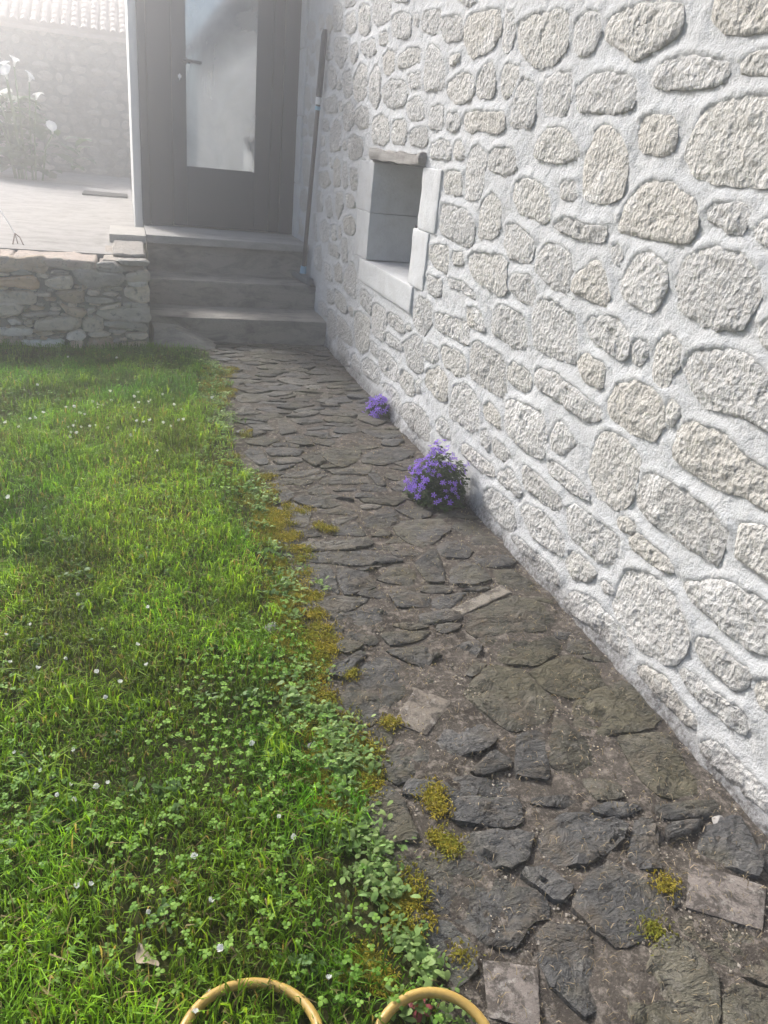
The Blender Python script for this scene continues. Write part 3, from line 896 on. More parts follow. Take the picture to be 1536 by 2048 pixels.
# ------------------------------------------------------------------ steps
steps = empty('doorsteps', (0.66, 5.0, 0))
tag(steps, 'weathered grey concrete steps rising from the slate path to the grey door', 'steps')
def stepbox(name, a, bb, m, rough=0.006, bev=0.012, freq=9, cuts=9, sd=0.0):
    b = MB(); b.box(a, bb, bev, 2); b.subdivide(cuts); b.rough(rough, freq, sd, 4)
    return b.build(name, m, steps, ((a[0] + bb[0]) / 2, a[1], a[2]), True, 40)
stepbox('step', (0.105, 5.0, -0.08), (1.235, 5.62, 0.152), M_STEP, 0.006, 0.014, 9, 11, 1.0)
stepbox('step', (0.11, 5.39, 0.145), (1.235, 5.95, 0.314), M_STEP, 0.006, 0.012, 9, 11, 2.0)
stepbox('riser', (0.115, 5.72, 0.308), (1.235, 6.2, 0.498), M_STEP, 0.005, 0.008, 9, 11, 3.0)
stepbox('threshold_slab', (0.108, 5.66, 0.502), (1.215, 6.33, 0.552), M_SLAB, 0.004, 0.006, 11, 11, 4.0)
stepbox('threshold_slab', (-0.125, 5.56, 0.50), (0.104, 6.05, 0.555), M_PALESLAB, 0.005, 0.008, 11, 7, 5.0)
b = MB()                                                        # sloping lump of cement in the corner
pts = [(0.11, 4.70, -0.03), (0.56, 4.82, -0.03), (0.60, 5.03, -0.03), (0.11, 5.03, -0.03)]
top = [(0.12, 4.90, 0.10), (0.22, 4.90, 0.115), (0.30, 5.03, 0.10), (0.11, 5.03, 0.12)]
vb = [b.bm.verts.new(v) for v in pts]; vt = [b.bm.verts.new(v) for v in top]
for k in range(4): b.bm.faces.new((vb[k], vb[(k + 1) % 4], vt[(k + 1) % 4], vt[k]))
b.bm.faces.new(vt); b.subdivide(7); b.rough(0.014, 11, 6.0, 4)
b.build('cement_lump', M_STEP, steps, (0.2, 4.9, 0))

# ------------------------------------------------------------------ terrace, its retaining wall
b = MB(); b.box((-9, 5.03, 0.30), (0.044, 13.0, 0.5)); b.box((-9, 13.0, 0.3), (3.0, 13.4, 0.49))
tag(b.build('terrace', M_TERRACE, None, (-1, 8, .5)), kind='structure')
LOWY = 4.77
low = empty('retaining_wall', (-1.0, LOWY, 0))
tag(low, 'low wall of flat schist stones holding up the terrace behind the lawn', 'wall')
LOW = '''
n:0,190 60,165 180,180 240,170 400,165 450,200 440,310 370,300 220,270 120,290 0,290 -60,240
p:470,185 600,180 680,230 800,215 905,230 900,270 840,285 720,285 640,275 480,250
g:910,235 1080,220 1200,280 1180,310 1000,300 930,270
g:1110,190 1420,190 1430,240 1250,240 1150,220
g:700,300 850,290 980,320 1170,330 1200,360 1130,430 1000,430 890,455 780,400 720,340
p:440,380 540,350 690,360 690,455 600,465 500,455 430,420
o:-40,370 70,365 200,350 330,350 380,440 300,460 140,435 -40,440
g:100,300 220,275 330,320 230,335 120,330
w:1230,390 1410,395 1415,430 1300,440 1230,420
p:1210,330 1380,290 1430,320 1430,385 1220,385
p:-60,490 120,500 290,490 360,560 330,610 200,600 -60,580
p:320,510 480,505 485,535 370,535
n:520,500 640,490 800,490 810,580 700,600 600,570
g:820,540 960,540 1120,570 1150,590 900,600 830,580
p:-40,610 150,600 230,650 180,710 50,710 -40,710
p:210,710 400,690 530,715 400,725 220,725
n:560,600 640,640 800,660 830,690 770,735 670,710 610,650
g:840,670 900,640 930,670 840,710
g:960,670 1200,650 1420,640 1440,770 1200,770 1000,740 930,700
w:60,760 120,745 220,790 210,800 110,795
p:230,770 320,765 320,800 230,800
p:335,790 450,750 700,740 775,760 760,830 660,855 500,850 360,850
p:800,760 920,735 990,760 990,860 920,870 800,850
g:1000,790 1200,780 1400,810 1400,870 1300,840 1100,830 1000,810
w:-40,850 150,840 310,855 310,900 100,915 -40,890
p:350,890 480,870 530,900 380,915
w:640,910 700,870 790,870 825,910 790,950 660,945
p:845,885 1000,880 1070,900 1000,920 860,920
p:1200,890 1410,890 1410,930 1300,945 1210,920
p:50,960 120,945 210,950 200,1000 70,995
b:215,955 330,965 400,960 560,945 610,970 600,1030 460,1040 330,1010 230,990
p:670,985 760,960 800,980 780,1035 700,1020
n:845,960 950,940 1080,950 1090,1040 950,1080 850,1070
p:1100,1000 1410,980 1410,1070 1240,1060 1100,1040
p:1200,460 1430,450 1430,590 1280,570 1200,520
g:1170,600 1420,610 1410,640 1200,640
p:940,640 1160,600 1150,640 960,660
'''
TINT = {'n': (1.02, 0.86, 0.69), 'p': (1.2, 1.12, 1.0), 'g': (0.92, 0.90, 0.86), 'o': (1.35, 1.0, 0.7), 'w': (1.5, 1.5, 1.48), 'b': (1.45, 1.6, 1.62)}
A_2 = np.array([1.07, 1.26])
low_polys = [(t, np.array([hit(x, y, 1, LOWY)[[0, 2]] for x, y in P])) for t, P in parse(LOW, 0, 480, 4.8)]
rr = random.Random(8)
x = -0.80
while x > -3.2:                                                # beyond the frame: rough courses
    z = 0.0
    w = rr.uniform(.16, .3)
    while z < 0.40:
        h = rr.uniform(0.05, 0.1)
        low_polys.append((rr.choice('npgp'), np.array([(x - w * .48, z + .01), (x, z + .006), (x + w * .46, z + .012), (x + w * .46, z + h - .01), (x, z + h), (x - w * .48, z + h - .012)])))
        z += h
    x -= w
def in_poly(P, x, y):
    r_ = False
    for p_, q_ in zip(P, np.roll(P, -1, 0)):
        if (p_[1] > y) != (q_[1] > y) and x < (q_[0] - p_[0]) * (y - p_[1]) / (q_[1] - p_[1]) + p_[0]: r_ = not r_
    return r_
slivers = []
for tries in range(2600):                                       # thin pinning stones wedged between the courses
    big_ = tries < 900
    cx_, cz_ = rr.uniform(-.85, .05), rr.uniform(.03, .43); w_, h_ = (rr.uniform(.02, .06), rr.uniform(.006, .014)) if big_ else (rr.uniform(.012, .03), rr.uniform(.005, .009))
    pts_ = [(cx_ + a * w_, cz_ + b_ * h_) for a in (-1, -.5, 0, .5, 1) for b_ in (-1, 0, 1)]
    near_ = [P for _, P in low_polys if P[:, 0].min() - w_ < cx_ + .01 and P[:, 0].max() + w_ > cx_ - .01 and P[:, 1].min() - h_ < cz_ + .005 and P[:, 1].max() + h_ > cz_ - .005]
    if any(in_poly(P.mean(0) + (P - P.mean(0)) * 1.02, *p_) for P in near_ for p_ in pts_): continue
    low_polys.append((rr.choice('nppgg'), np.array([(cx_ - w_, cz_ - h_ * .3), (cx_ - w_ * .4, cz_ - h_), (cx_ + w_ * .7, cz_ - h_ * .8), (cx_ + w_, cz_ + h_ * .2), (cx_ + w_ * .3, cz_ + h_), (cx_ - w_ * .7, cz_ + h_ * .8)])))
b = MB(); b.box((-9, LOWY + 0.01, -0.08), (0.088, 5.45, 0.445), 0.01); b.subdivide(14); b.rough(0.012, 14, 1.0, 3)
lowcore = b.build('core', M_EARTHMORTAR, low, (-1, LOWY, 0))
for i, (t, P) in enumerate(low_polys):
    ext = max(np.ptp(P[:, 0]), np.ptp(P[:, 1])); n = int(np.clip(ext / 0.012, 14, 30))
    out = outline(P.mean(0) + (P - P.mean(0)) * A_2, n, 0.1, 1, 0.010, 40, i * 1.9)
    pr = rr.uniform(0.016, 0.045)
    me, c = stone_mesh('stone', out, lambda r: pr * (1 - 0.45 * r ** 12), 0.03, 0.014, 30, i * 1.3, 6, (0, -0.05), None, False,
                       lambda U, H: np.stack([U[:, 0], -H, U[:, 1]], -1))
    o = obj('stone', me, M_DRY, low, (c[0], LOWY, c[1]))
    tt = TINT[t]; k = rr.uniform(1.25, 1.75)
    o.color = (tt[0] * k, tt[1] * k, tt[2] * k, 1)
def coping(x0, x1, y0, y1, z0, z1, m=None, sd=0, tint=(1.2, 1.1, 1.02)):
    b = MB(); b.box((x0, y0, z0), (x1, y1, z1), 0.008, 1); b.subdivide(6); b.rough(0.009, 16, sd, 4)
    o = b.build('coping_stone', m or M_DRY, low, ((x0 + x1) / 2, y0, z0), True, 35); o.color = (*tint, 1)
xs = [-3.0, -2.45, -1.95, -1.5, -1.0, -0.62, -0.18]
for i in range(len(xs) - 1):
    coping(xs[i] + .003, xs[i + 1] - .003, LOWY - 0.03 + .01 * (i % 2), 5.12, 0.452, 0.496, None, i * 3.0, (1.55, 1.35, 1.22))
coping(-0.175, 0.075, LOWY - .012, 5.3, 0.449, 0.474, None, 31.0); coping(-0.15, 0.06, LOWY + .03, 5.4, 0.4765, 0.499, None, 37.0, (1.3, 1.2, 1.1))
coping(-0.10, 0.085, LOWY + .16, 5.56, 0.5015, 0.52, None, 41.0, (1.1, 1.05, 1.0))

# things on the terrace
mt = MB(); mt.box((-0.45, 9.15, 0.503), (0.0, 9.55, 0.52), 0.004); tag(mt.build('doormat', M_MAT, None, (-.22, 9.35, .503)), 'dark rectangular doormat lying on the pale terrace', 'doormat')
cordo = empty('cord', (-0.66, 5.25, 0.5)); tag(cordo, 'thin brown cord looped on the terrace edge with a pale line imitating a faint sun ray', 'cord')
b = MB(); c0 = hit(30, 467, 1, 5.35)
pa, pb, pc = hit(26, 492, 1, 5.2), hit(47, 492, 1, 5.2), hit(36, 492, 1, 5.25)
for q in (pa, pb, pc): q[2] = 0.502
b.tube([pa, (pa + c0) / 2 + np.array([.002, 0, .01]), c0], 0.0035, 6); b.tube([c0, (pb + c0) / 2 + np.array([.004, 0, .012]), pb], 0.0035, 6); b.tube([c0, pc], 0.003, 6)
b.build('loop', M_CORD, cordo, tuple(c0))
b = MB(); c1 = hit(-30, 370, 1, 5.6); b.tube([c0, c1, c1 + (c1 - c0) * 1.5], 0.002, 6); b.build('line', M_WHITEPL, cordo, tuple(c0))  # pale string built to imitate a faint sun ray

# ------------------------------------------------------------------ outbuilding at the back of the terrace
FY = 13.0
shed = empty('outbuilding', (-2, FY, 0.45)); tag(shed, 'old stone outbuilding with a pale tiled roof at the back of the terrace', 'outbuilding')
b = MB(); b.box((-7, FY + .02, 0.3), (3, FY + .5, 2.28)); b.subdivide(20); b.rough(0.02, 5, 1.0); shw = b.build('wall', M_EARTHMORTAR, shed, (-2, FY, .45))
rr = random.Random(21); z = 0.5; cnt = 0; bases = []
for i in range(14):
    k = rr.randint(6, 8); P = np.array([(math.cos(2 * math.pi * j / k) * rr.uniform(.8, 1.1), math.sin(2 * math.pi * j / k) * rr.uniform(.8, 1.1)) for j in range(k)])
    out = outline(P * 0.1, 12, 0.22, 1, .004, 30, i)
    me, c = stone_mesh('stone', out, lambda r: 0.03 * (1 - .5 * r ** 4), 0.03, 0.02, 18, i * 3.1, 2, (0, 0), None, False, lambda U, H: np.stack([U[:, 0], -H, U[:, 1]], -1))
    me.materials.append(M_DRY); bases.append(me)
while z < 2.22:
    h = rr.uniform(.09, .16); x = -1.95 + rr.uniform(0, .1)
    while x < 0.35 and cnt < 290:
        w = rr.uniform(.11, .30)
        o = obj('stone', rr.choice(bases), None, shw, (x + w / 2, FY - rr.uniform(0, .02), z + h / 2))
        o.scale = (w * 4.6, rr.uniform(.7, 1.3), h * 4.5); k = rr.uniform(.7, 1.25); o.color = (k, k * .96, k * .9, 1)
        x += w; cnt += 1
    z += h
rp = math.radians(24)
b = MB()
L = 3.0
vs = [b.bm.verts.new(v) for v in [(-7, FY - .10, 2.27), (0.10, FY - .10, 2.27), (0.10, FY - .10 + L * math.cos(rp), 2.27 + L * math.sin(rp)), (-7, FY - .1 + L * math.cos(rp), 2.27 + L * math.sin(rp))]]
b.bm.faces.new(vs); r_ = bmesh.ops.extrude_face_region(b.bm, geom=b.bm.faces[:])
for v in r_['geom']:
    if isinstance(v, bmesh.types.BMVert): v.co.z -= 0.05
roof = b.build('roof', M_ROOF, shed, (-2, FY, 2.27))
tp = 0.125; tl = 0.24
n = 7; TV, TF = [], []
for j, (yy, s) in enumerate(((-0.02, 1.0), (tl, 0.86))):
    for k in range(n):
        a = math.pi * k / (n - 1); TV.append((-math.cos(a) * 0.052 * s, yy * math.cos(rp) - math.sin(rp) * math.sin(a) * 0.04, yy * math.sin(rp) + math.cos(rp) * (math.sin(a) * 0.045 * s + (0.03 if j == 0 else 0.006))))
for k in range(n - 1): TF.append((k, k + 1, n + k + 1, n + k))
tme = mesh('tile', TV, TF, True, 0); tme.materials.append(M_ROOF)
for r in range(11):
    for c in range(26):
        o = obj('tile', tme, None, roof, (0.03 - c * tp, FY - .13 + r * 0.19 * math.cos(rp), 2.285 + r * 0.19 * math.sin(rp)))
        o.color = (1, 1, 1, 1)
b = MB(); b.box((0.075, FY - .14, 2.25), (0.16, FY + 3.0, 2.36), 0.01, 1, Matrix.Rotation(rp, 3, 'X'), (0.1, FY - .1, 2.27)); b.build('verge', M_RENDER, roof, (0.1, FY, 2.3))

# ------------------------------------------------------------------ path
PX = 0.46
def edge_x(y):
    y = np.asarray(y, float)
    return PX - 0.028 + 0.026 * np.sin(y * 3.1 + 0.6) + 0.045 * fbm(y * 7.0, y * 0 + 2.0, 1.0, 4, .65)
ys = np.concatenate([np.arange(-3, .4, .03), np.arange(.4, 5.05, 0.015)]); xsn = np.linspace(0.30, WALL_X + 0.02, 72)
PXg, PYg = np.meshgrid(xsn, ys, indexing='ij')
ph = 0.007 * fbm(PXg * 10, PYg * 10, 1, 4) + 0.004 * fbm(PXg * 30, PYg * 30, 2, 2) + 0.0025
idx = np.arange(PXg.size).reshape(PXg.shape)
q = np.stack([idx[:-1, :-1], idx[1:, :-1], idx[1:, 1:], idx[:-1, 1:]], -1).reshape(-1, 4)
path = obj('path', fast_mesh('path', np.stack([PXg, PYg, ph - 0.004], -1).reshape(-1, 3), [q], smooth=True), M_DIRT)
tag(path, kind='structure')
PATH_P = '''
o:640,600 700,570 840,590 830,630 760,660 690,650 660,620
o:560,620 640,590 680,640 620,660
l:440,440 470,435 520,490 450,505
s:490,520 560,520 610,555 570,560 500,545
l:845,405 900,400 975,435 920,460 850,435
w:570,270 610,262 660,270 610,287
l:660,730 720,705 865,720 850,740 670,748
l:670,680 740,685 880,670 890,700 720,705
s:320,570 370,600 390,655 340,650 280,600
s:370,770 420,760 480,800 470,840 390,840
l:450,890 510,850 590,890 570,950 490,950
s:590,790 700,800 790,830 660,820
s:560,780 640,760 700,790 600,800
s:1000,960 1060,940 1240,930 1240,980 1190,1030 1150,1060 1040,1010
s:860,930 960,870 1040,890 1020,930 950,970 880,955
s:700,960 850,940 860,1000 700,990
s:480,970 580,985 630,1000 560,1010 500,1000
s:1310,960 1400,930 1470,990 1380,1005
l:770,1040 860,1010 920,1050 800,1070
s:420,1040 540,1030 560,1070 500,1110 440,1090
s:1240,1060 1290,1010 1390,1070 1370,1110 1250,1110
s:860,600 1000,570 1090,590 1100,620 960,650 880,640
s:880,700 920,690 960,750 930,760
s:1040,880 1180,880 1200,910 1120,930
s:730,780 830,770 820,785 740,785
l:225,325 290,310 390,320 380,340 260,345
l:240,375 290,360 300,380 260,390
s:500,430 620,420 660,440 560,450
s:640,340 760,320 790,345 700,360
'''
PATH_Q = '''
s:20,60 120,40 160,70 110,130 50,110
l:130,70 330,60 470,75 330,105 150,105
s:150,115 440,100 560,145 420,165 180,150
s:145,170 260,170 290,270 240,290 140,260
s:300,180 420,200 430,250 340,270 310,250
s:640,160 720,100 770,190 760,240 700,230
s:800,190 850,150 930,180 940,220 900,250 820,230
o:1000,200 1060,180 1160,250 1140,290 1060,260 1020,240
t:800,355 1020,250 1065,285 850,385
l:150,340 270,310 430,310 380,350 210,415 180,390
s:270,380 450,360 520,380 480,440 400,430 290,420
s:205,450 300,410 320,450 220,510
s:540,260 640,290 700,300 690,340 580,340 540,300
s:720,310 850,290 800,350 760,360 720,340
o:880,430 920,380 1060,310 1170,330 1210,400 1200,440 1080,455 930,460
o:960,490 1060,480 1250,490 1260,540 1180,600 1060,580 1000,540
s:690,650 790,550 900,500 920,540 860,620 760,690 710,710
s:500,540 640,520 770,490 760,540 680,590 600,590
s:330,740 390,600 520,550 620,620 580,720 500,800 440,870 350,820
T:540,850 640,700 800,760 690,910
o:860,720 980,610 1100,640 1230,760 1190,850 1110,890 1050,840 960,800
o:1180,640 1300,570 1400,620 1480,700 1330,750 1240,720
o:1327,757 1426,713 1557,691 1658,823 1623,856 1491,862 1338,856
s:760,930 820,800 900,830 960,920 920,960 830,970 780,1000
s:510,1000 600,930 690,960 705,1020 660,1070 560,1120 515,1060
o:1230,940 1260,840 1370,930 1380,1010 1330,1060 1230,1040
s:1090,900 1200,890 1220,960 1230,1100 1100,1050
s:740,1140 830,1100 1060,1110 1080,1160 900,1180 760,1170
s:380,890 500,900 540,940 480,940 390,920
s:280,620 380,560 400,570 340,640
o:1536,930 1645,921 1744,910 1810,1031 1887,1119 1843,1152 1733,1174 1667,1119 1612,1031
s:1437,1152 1481,1108 1547,1141 1536,1185
'''
PATH_R = '''
s:135,210 200,170 250,190 300,330 180,335 130,270
s:435,210 500,190 640,200 650,270 600,280 470,265
s:500,360 560,325 690,330 690,410 620,435 510,395
s:750,350 790,290 840,240 890,240 960,280 1030,290 1000,350 880,410 800,420 760,400
s:235,430 280,395 340,450 430,430 560,440 690,500 750,560 740,590 690,620 600,660 530,640 420,570 310,530 250,480
s:700,430 760,430 840,490 830,530 790,530 720,470
s:870,560 940,490 990,430 1080,460 1160,480 1200,560 1160,620 1090,705 1000,680 900,600
s:1180,480 1240,450 1250,520 1220,570 1190,540
U:1265,410 1536,500 1525,655 1250,575
v:250,620 310,610 410,660 460,710 460,760 420,780 340,750 280,690
U:535,755 640,770 735,780 740,990 660,985 560,960
s:750,700 780,660 900,640 915,670 930,900 880,910 770,830
o:960,830 1060,740 1190,670 1290,740 1340,830 1350,1020 1000,1020
o:1250,590 1350,600 1536,680 1590,850 1450,820 1350,740 1290,660
o:1380,870 1440,850 1580,880 1580,1020 1400,1020
s:1080,270 1140,280 1160,430 1110,440 1080,380
s:1330,290 1430,290 1530,420 1500,480 1400,440 1350,380
s:1480,360 1560,330 1560,480
o:900,130 1010,140 1020,190 940,190
s:1170,230 1330,210 1345,255 1240,270 1180,260
'''
PTINT = {'s': (1.0, 1.02, 1.05), 'o': (1.12, 1.08, 0.86), 'l': (1.5, 1.46, 1.36), 'w': (2.6, 2.55, 2.4), 'v': (1.05, 1.1, 1.15)}
path_polys = []
for t, P in parse(PATH_P, 380, 660, 2.477) + parse(PATH_Q, 540, 1050, 2.194) + parse(PATH_R, 660, 1480, 1.753):
    path_polys.append((t, np.array([on_ground(*q_, 0.012)[:2] for q_ in P])))
# smaller slivers set between the flags
RES = 0.01
og = np.zeros((int(1.0 / RES), int(8.2 / RES)), bool)           # x from .3, y from -3
def rast(P, m=0.008):
    x0, y0 = P.min(0) - m; x1, y1 = P.max(0) + m
    ia, ib = int((x0 - .3) / RES), int((x1 - .3) / RES) + 1; ja, jb = int((y0 + 3) / RES), int((y1 + 3) / RES) + 1
    ia, ja = max(ia, 0), max(ja, 0); ib, jb = min(ib, og.shape[0]), min(jb, og.shape[1])
    if ib <= ia or jb <= ja: return None
    X, Y = np.meshgrid(.3 + (np.arange(ia, ib) + .5) * RES, -3 + (np.arange(ja, jb) + .5) * RES, indexing='ij')
    c = P.mean(0); Pm = c + (P - c) * (1 + m / (np.hypot(*(P - c).T).mean()))
    ins = np.zeros(X.shape, bool)
    for p_, q_ in zip(Pm, np.roll(Pm, -1, 0)):
        if abs(q_[1] - p_[1]) > 1e-9:
            ins ^= ((p_[1] > Y) != (q_[1] > Y)) & (X < (q_[0] - p_[0]) * (Y - p_[1]) / (q_[1] - p_[1]) + p_[0])
    return (slice(ia, ib), slice(ja, jb)), ins
for t, P in path_polys:
    r_ = rast(P)
    if r_: og[r_[0]] |= r_[1]
rr = random.Random(33)
nfill = 0
for tries in range(9000):
    y = rr.uniform(-1.2, 4.97) if rr.random() < .5 else rr.uniform(2.0, 4.97)
    far = min(1, max(0, (y - 1.6) / 1.5))
    x = rr.uniform(PX + 0.03, WALL_X - 0.02)
    big = 1.0 if tries < 3500 else 0.55
    if y < 0.45: w, h = rr.uniform(.06, .13) * big, rr.uniform(.05, .12) * big
    else:
        w = (rr.uniform(.05, .13) * far + rr.uniform(.03, .055) * (1 - far)) * big
        h = w * rr.uniform(.25, .75)
    if far < .5 and y > 0.45 and rr.random() < 0.3: continue
    k = rr.randint(4, 6); rot = rr.uniform(-.45, .45)
    A = [2 * math.pi * (j + rr.uniform(-.25, .25)) / k for j in range(k)]
    P = np.array([(w * math.cos(a), h * math.sin(a)) for a in A]); R_ = np.array([[math.cos(rot), -math.sin(rot)], [math.sin(rot), math.cos(rot)]])
    P = P @ R_.T + np.array([x, y])
    if P[:, 0].max() > WALL_X - .005 or P[:, 0].min() < PX - .03 or P[:, 1].max() > 4.99: continue
    r_ = rast(P)
    if r_ is None or (og[r_[0]] & r_[1]).any(): continue
    og[r_[0]] |= r_[1]
    path_polys.append((rr.choices('slo', (5, 1.6 * far + .3, 1))[0], P)); nfill += 1
    if len(path_polys) > 299: break
# flags meet edge to edge: every outline grows until the next stone is a joint away
def pip(P, X, Y):
    ins = np.zeros(X.shape, bool)
    for p_, q_ in zip(P, np.roll(P, -1, 0)):
        if abs(q_[1] - p_[1]) > 1e-9:
            ins ^= ((p_[1] > Y) != (q_[1] > Y)) & (X < (q_[0] - p_[0]) * (Y - p_[1]) / (q_[1] - p_[1]) + p_[0])
    return ins
def A2(v): return np.array([-v[1], v[0]])
R2 = 0.005
grow = []
for t, P in path_polys:
    if area2(P) < 0: P = P[::-1]
    ext = max(np.ptp(P[:, 0]), np.ptp(P[:, 1]))
    grow.append(np.array(P, float))
def label_map():
    lab = np.full((int(1.0 / R2), int(8.2 / R2)), -1, np.int32)
    for i_, P in enumerate(grow):
        ia, ib = int((P[:, 0].min() - .3) / R2), int((P[:, 0].max() - .3) / R2) + 1; ja, jb = int((P[:, 1].min() + 3) / R2), int((P[:, 1].max() + 3) / R2) + 1
        ia, ja = max(ia, 0), max(ja, 0)
        X, Y = np.meshgrid(.3 + (np.arange(ia, ib) + .5) * R2, -3 + (np.arange(ja, jb) + .5) * R2, indexing='ij')
        s_ = lab[ia:ib, ja:jb]; X, Y = X[:s_.shape[0], :s_.shape[1]], Y[:s_.shape[0], :s_.shape[1]]
        s_[pip(P, X, Y)] = i_
    return lab
gr = random.Random(77)
limit = [gr.uniform(.012, .045) for _ in grow]
for step in range(9):
    lab = label_map()
    for i_, P in enumerate(grow):
        if path_polys[i_][0] in 'tTU' or step * .005 > limit[i_]: continue
        c = P.mean(0)
        for v_ in range(len(P)):
            d_ = P[v_] - c; L_ = np.hypot(*d_) + 1e-9; nrm_ = d_ / L_
            q_ = P[v_] + nrm_ * .005 * gr.uniform(.5, 1.4)
            if q_[0] > WALL_X - .008 or q_[0] < PX - .05 or q_[1] > 4.985: continue
            ok = True
            for la, lt in ((.007, 0), (.005, .006), (.005, -.006), (.012, 0)):
                s_ = q_ + nrm_ * la + A2(nrm_) * lt
                a_, b_ = int((s_[0] - .3) / R2), int((s_[1] + 3) / R2)
                if 0 <= a_ < lab.shape[0] and 0 <= b_ < lab.shape[1] and lab[a_, b_] not in (-1, i_): ok = False; break
            for nb in (P[v_ - 1], P[(v_ + 1) % len(P)]):
                for w_ in (.3, .6):
                    s_ = q_ * (1 - w_) + nb * w_ + nrm_ * .004
                    a_, b_ = int((s_[0] - .3) / R2), int((s_[1] + 3) / R2)
                    if 0 <= a_ < lab.shape[0] and 0 <= b_ < lab.shape[1] and lab[a_, b_] not in (-1, i_): ok = False
            if ok: P[v_] = q_
path_polys = [(t, P) for (t, _), P in zip(path_polys, grow)]
for i, (t, P) in enumerate(path_polys):
    if P[:, 0].max() > WALL_X - 0.004: P = np.stack([np.minimum(P[:, 0], WALL_X - 0.006), P[:, 1]], -1)
    tile = t in 'tTU'
    ext = max(np.ptp(P[:, 0]), np.ptp(P[:, 1])); n = int(np.clip(ext / 0.008, 12, 48))
    out = outline(P, n if not tile else 64, 0.03 if tile else 0.09, 0 if tile else 1, 0.0025 if tile else 0.004 + .022 * ext, 60, i * 1.7)
    top = rr.uniform(.002, .008) if not tile else 0.0055
    K = int(np.clip(ext / 2 / 0.014, 2, 9))
    ang = rr.uniform(-.5, .5) + (1.0 if (P[:, 1].mean() < 1.6 and not tile) else 0.2); dv = np.array([-math.sin(ang), math.cos(ang)])
    sd = i * 3.3; amp = 0 if tile else 0.0052 * min(1, ext / .12) * (1.0 if P[:, 1].mean() < 1.8 else .55)
    def ledges(p, r, dv=dv, sd=sd, amp=amp):                    # splitting planes of the slate: small flat terraces
        s = (p @ dv) * 9 + fbm(p[:, 0] * 8 + sd, p[:, 1] * 8, sd, 3) * 1.3
        fr = s - np.floor(s)
        return (np.floor(s) % 3 - 1 + np.clip(fr * 6 - 5, 0, 1)) * amp
    me, c = stone_mesh('paving_stone', out, lambda r: top - (0.003 if r > .99 else 0), 0.025, 0.0007 if tile else 0.0042, 16, i * 2.7, K, (rr.uniform(-.02, .02), rr.uniform(-.012, .012)) if not tile else (0, 0), ledges, False,
                       lambda U, H: np.stack([U[:, 0], U[:, 1], H], -1))
    o = obj('floor_tile' if tile else 'paving_stone', me, M_TILE if tile else M_SLATE, path, (c[0], c[1], 0))
    if tile: o.color = {'t': (1.25, 1.22, 1.1, 1), 'T': (.92, .87, .78, 1), 'U': (1.05, 1.0, .97, 1)}[t]
    else:
        k = rr.choice((.8, .9, 1.0, 1.05, 1.15, 1.35)) * rr.uniform(.92, 1.08); tt = PTINT[t]; o.color = (tt[0] * k, tt[1] * k, tt[2] * k, 1)
print('paving', len(path_polys), 'fill', nfill, 'wall stones', len(wall_yz), visible_n)

# ------------------------------------------------------------------ lawn
xs_ = np.linspace(-9, 0.62, 130); ys_ = np.linspace(-6, LOWY + .1, 140)
LX, LY = np.meshgrid(xs_, ys_, indexing='ij')
def lawn_z(x, y):
    z = 0.012 + 0.012 * fbm(x * 1.7, y * 1.7, 4, 3) + 0.006 * fbm(x * 9, y * 9, 6, 2)
    e = np.clip((edge_x(y) - x) / 0.10, -1, 1)
    return z * np.clip(e, 0, 1) + np.where(e < 0, e * 0.06, 0) - 0.004 * (e < .3)
idx = np.arange(LX.size).reshape(LX.shape)
q = np.stack([idx[:-1, :-1], idx[1:, :-1], idx[1:, 1:], idx[:-1, 1:]], -1).reshape(-1, 4)
lawn = obj('lawn', fast_mesh('lawn', np.stack([LX, LY, lawn_z(LX, LY)], -1).reshape(-1, 3), [q], smooth=True), M_SOIL)
tag(lawn, kind='structure')
def scatter(n, x0, x1, y0, y1, dens=None):
    x = rng.uniform(x0, x1, n); y = rng.uniform(y0, y1, n)
    if dens is not None:
        k = rng.random(n) < dens(x, y); x, y = x[k], y[k]
    return x, y
def inlawn(x, y, m=0.0): return x < edge_x(y) - m
def view_density(x, y):
    left = -0.22 - 0.115 * y
    return np.where(x > left - .12, 1.0, 0.22) * np.where(y < 0.45, 0.2, 1.0) * np.where(y > 2.2, np.clip(2.2 / np.maximum(y, .1), .45, 1), 1)
def blades(x, y, length, width, lean, base_col, tip_col, name, mat, segs=2):
    n = len(x); z = lawn_z(x, y) - 0.004
    az = rng.uniform(0, 2 * np.pi, n); dx, dy = np.cos(az), np.sin(az)
    fa = az + rng.uniform(0.6, 2.5, n); wx, wy = np.cos(fa) * width, np.sin(fa) * width
    V = np.empty((n, 5, 3)); C = np.empty((n, 5, 3))
    h1 = length * (0.62 - .1 * lean); l1 = length * lean * .30; h2 = length * np.clip(1.0 - lean * .75, .15, 1); l2 = length * lean * .95
    for k, (s, hh, ll, wf) in enumerate(((-1, 0, 0, .8), (1, 0, 0, .8), (-1, h1, l1, 1.0), (1, h1, l1, 1.0), (0, h2, l2, 0))):
        V[:, k, 0] = x + dx * ll + wx * s * wf; V[:, k, 1] = y + dy * ll + wy * s * wf; V[:, k, 2] = z + hh
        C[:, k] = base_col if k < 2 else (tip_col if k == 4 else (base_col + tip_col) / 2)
    i = np.arange(n)[:, None] * 5
    o = obj(name, fast_mesh(name, V.reshape(-1, 3), [i + np.array([[0, 1, 3, 2]]), i + np.array([[2, 3, 4]])], C.reshape(-1, 3)), mat)
    return tag(o, kind='stuff')
def lerp(a, b, t): return a[None] * (1 - t[:, None]) + b[None] * t[:, None]
A_ = np.array
def patch(x, y, f=2.6, s=0.0): return np.clip(fbm(x * f + s, y * f, 3.0 + s, 3) * 1.1 + 0.5, 0, 1)
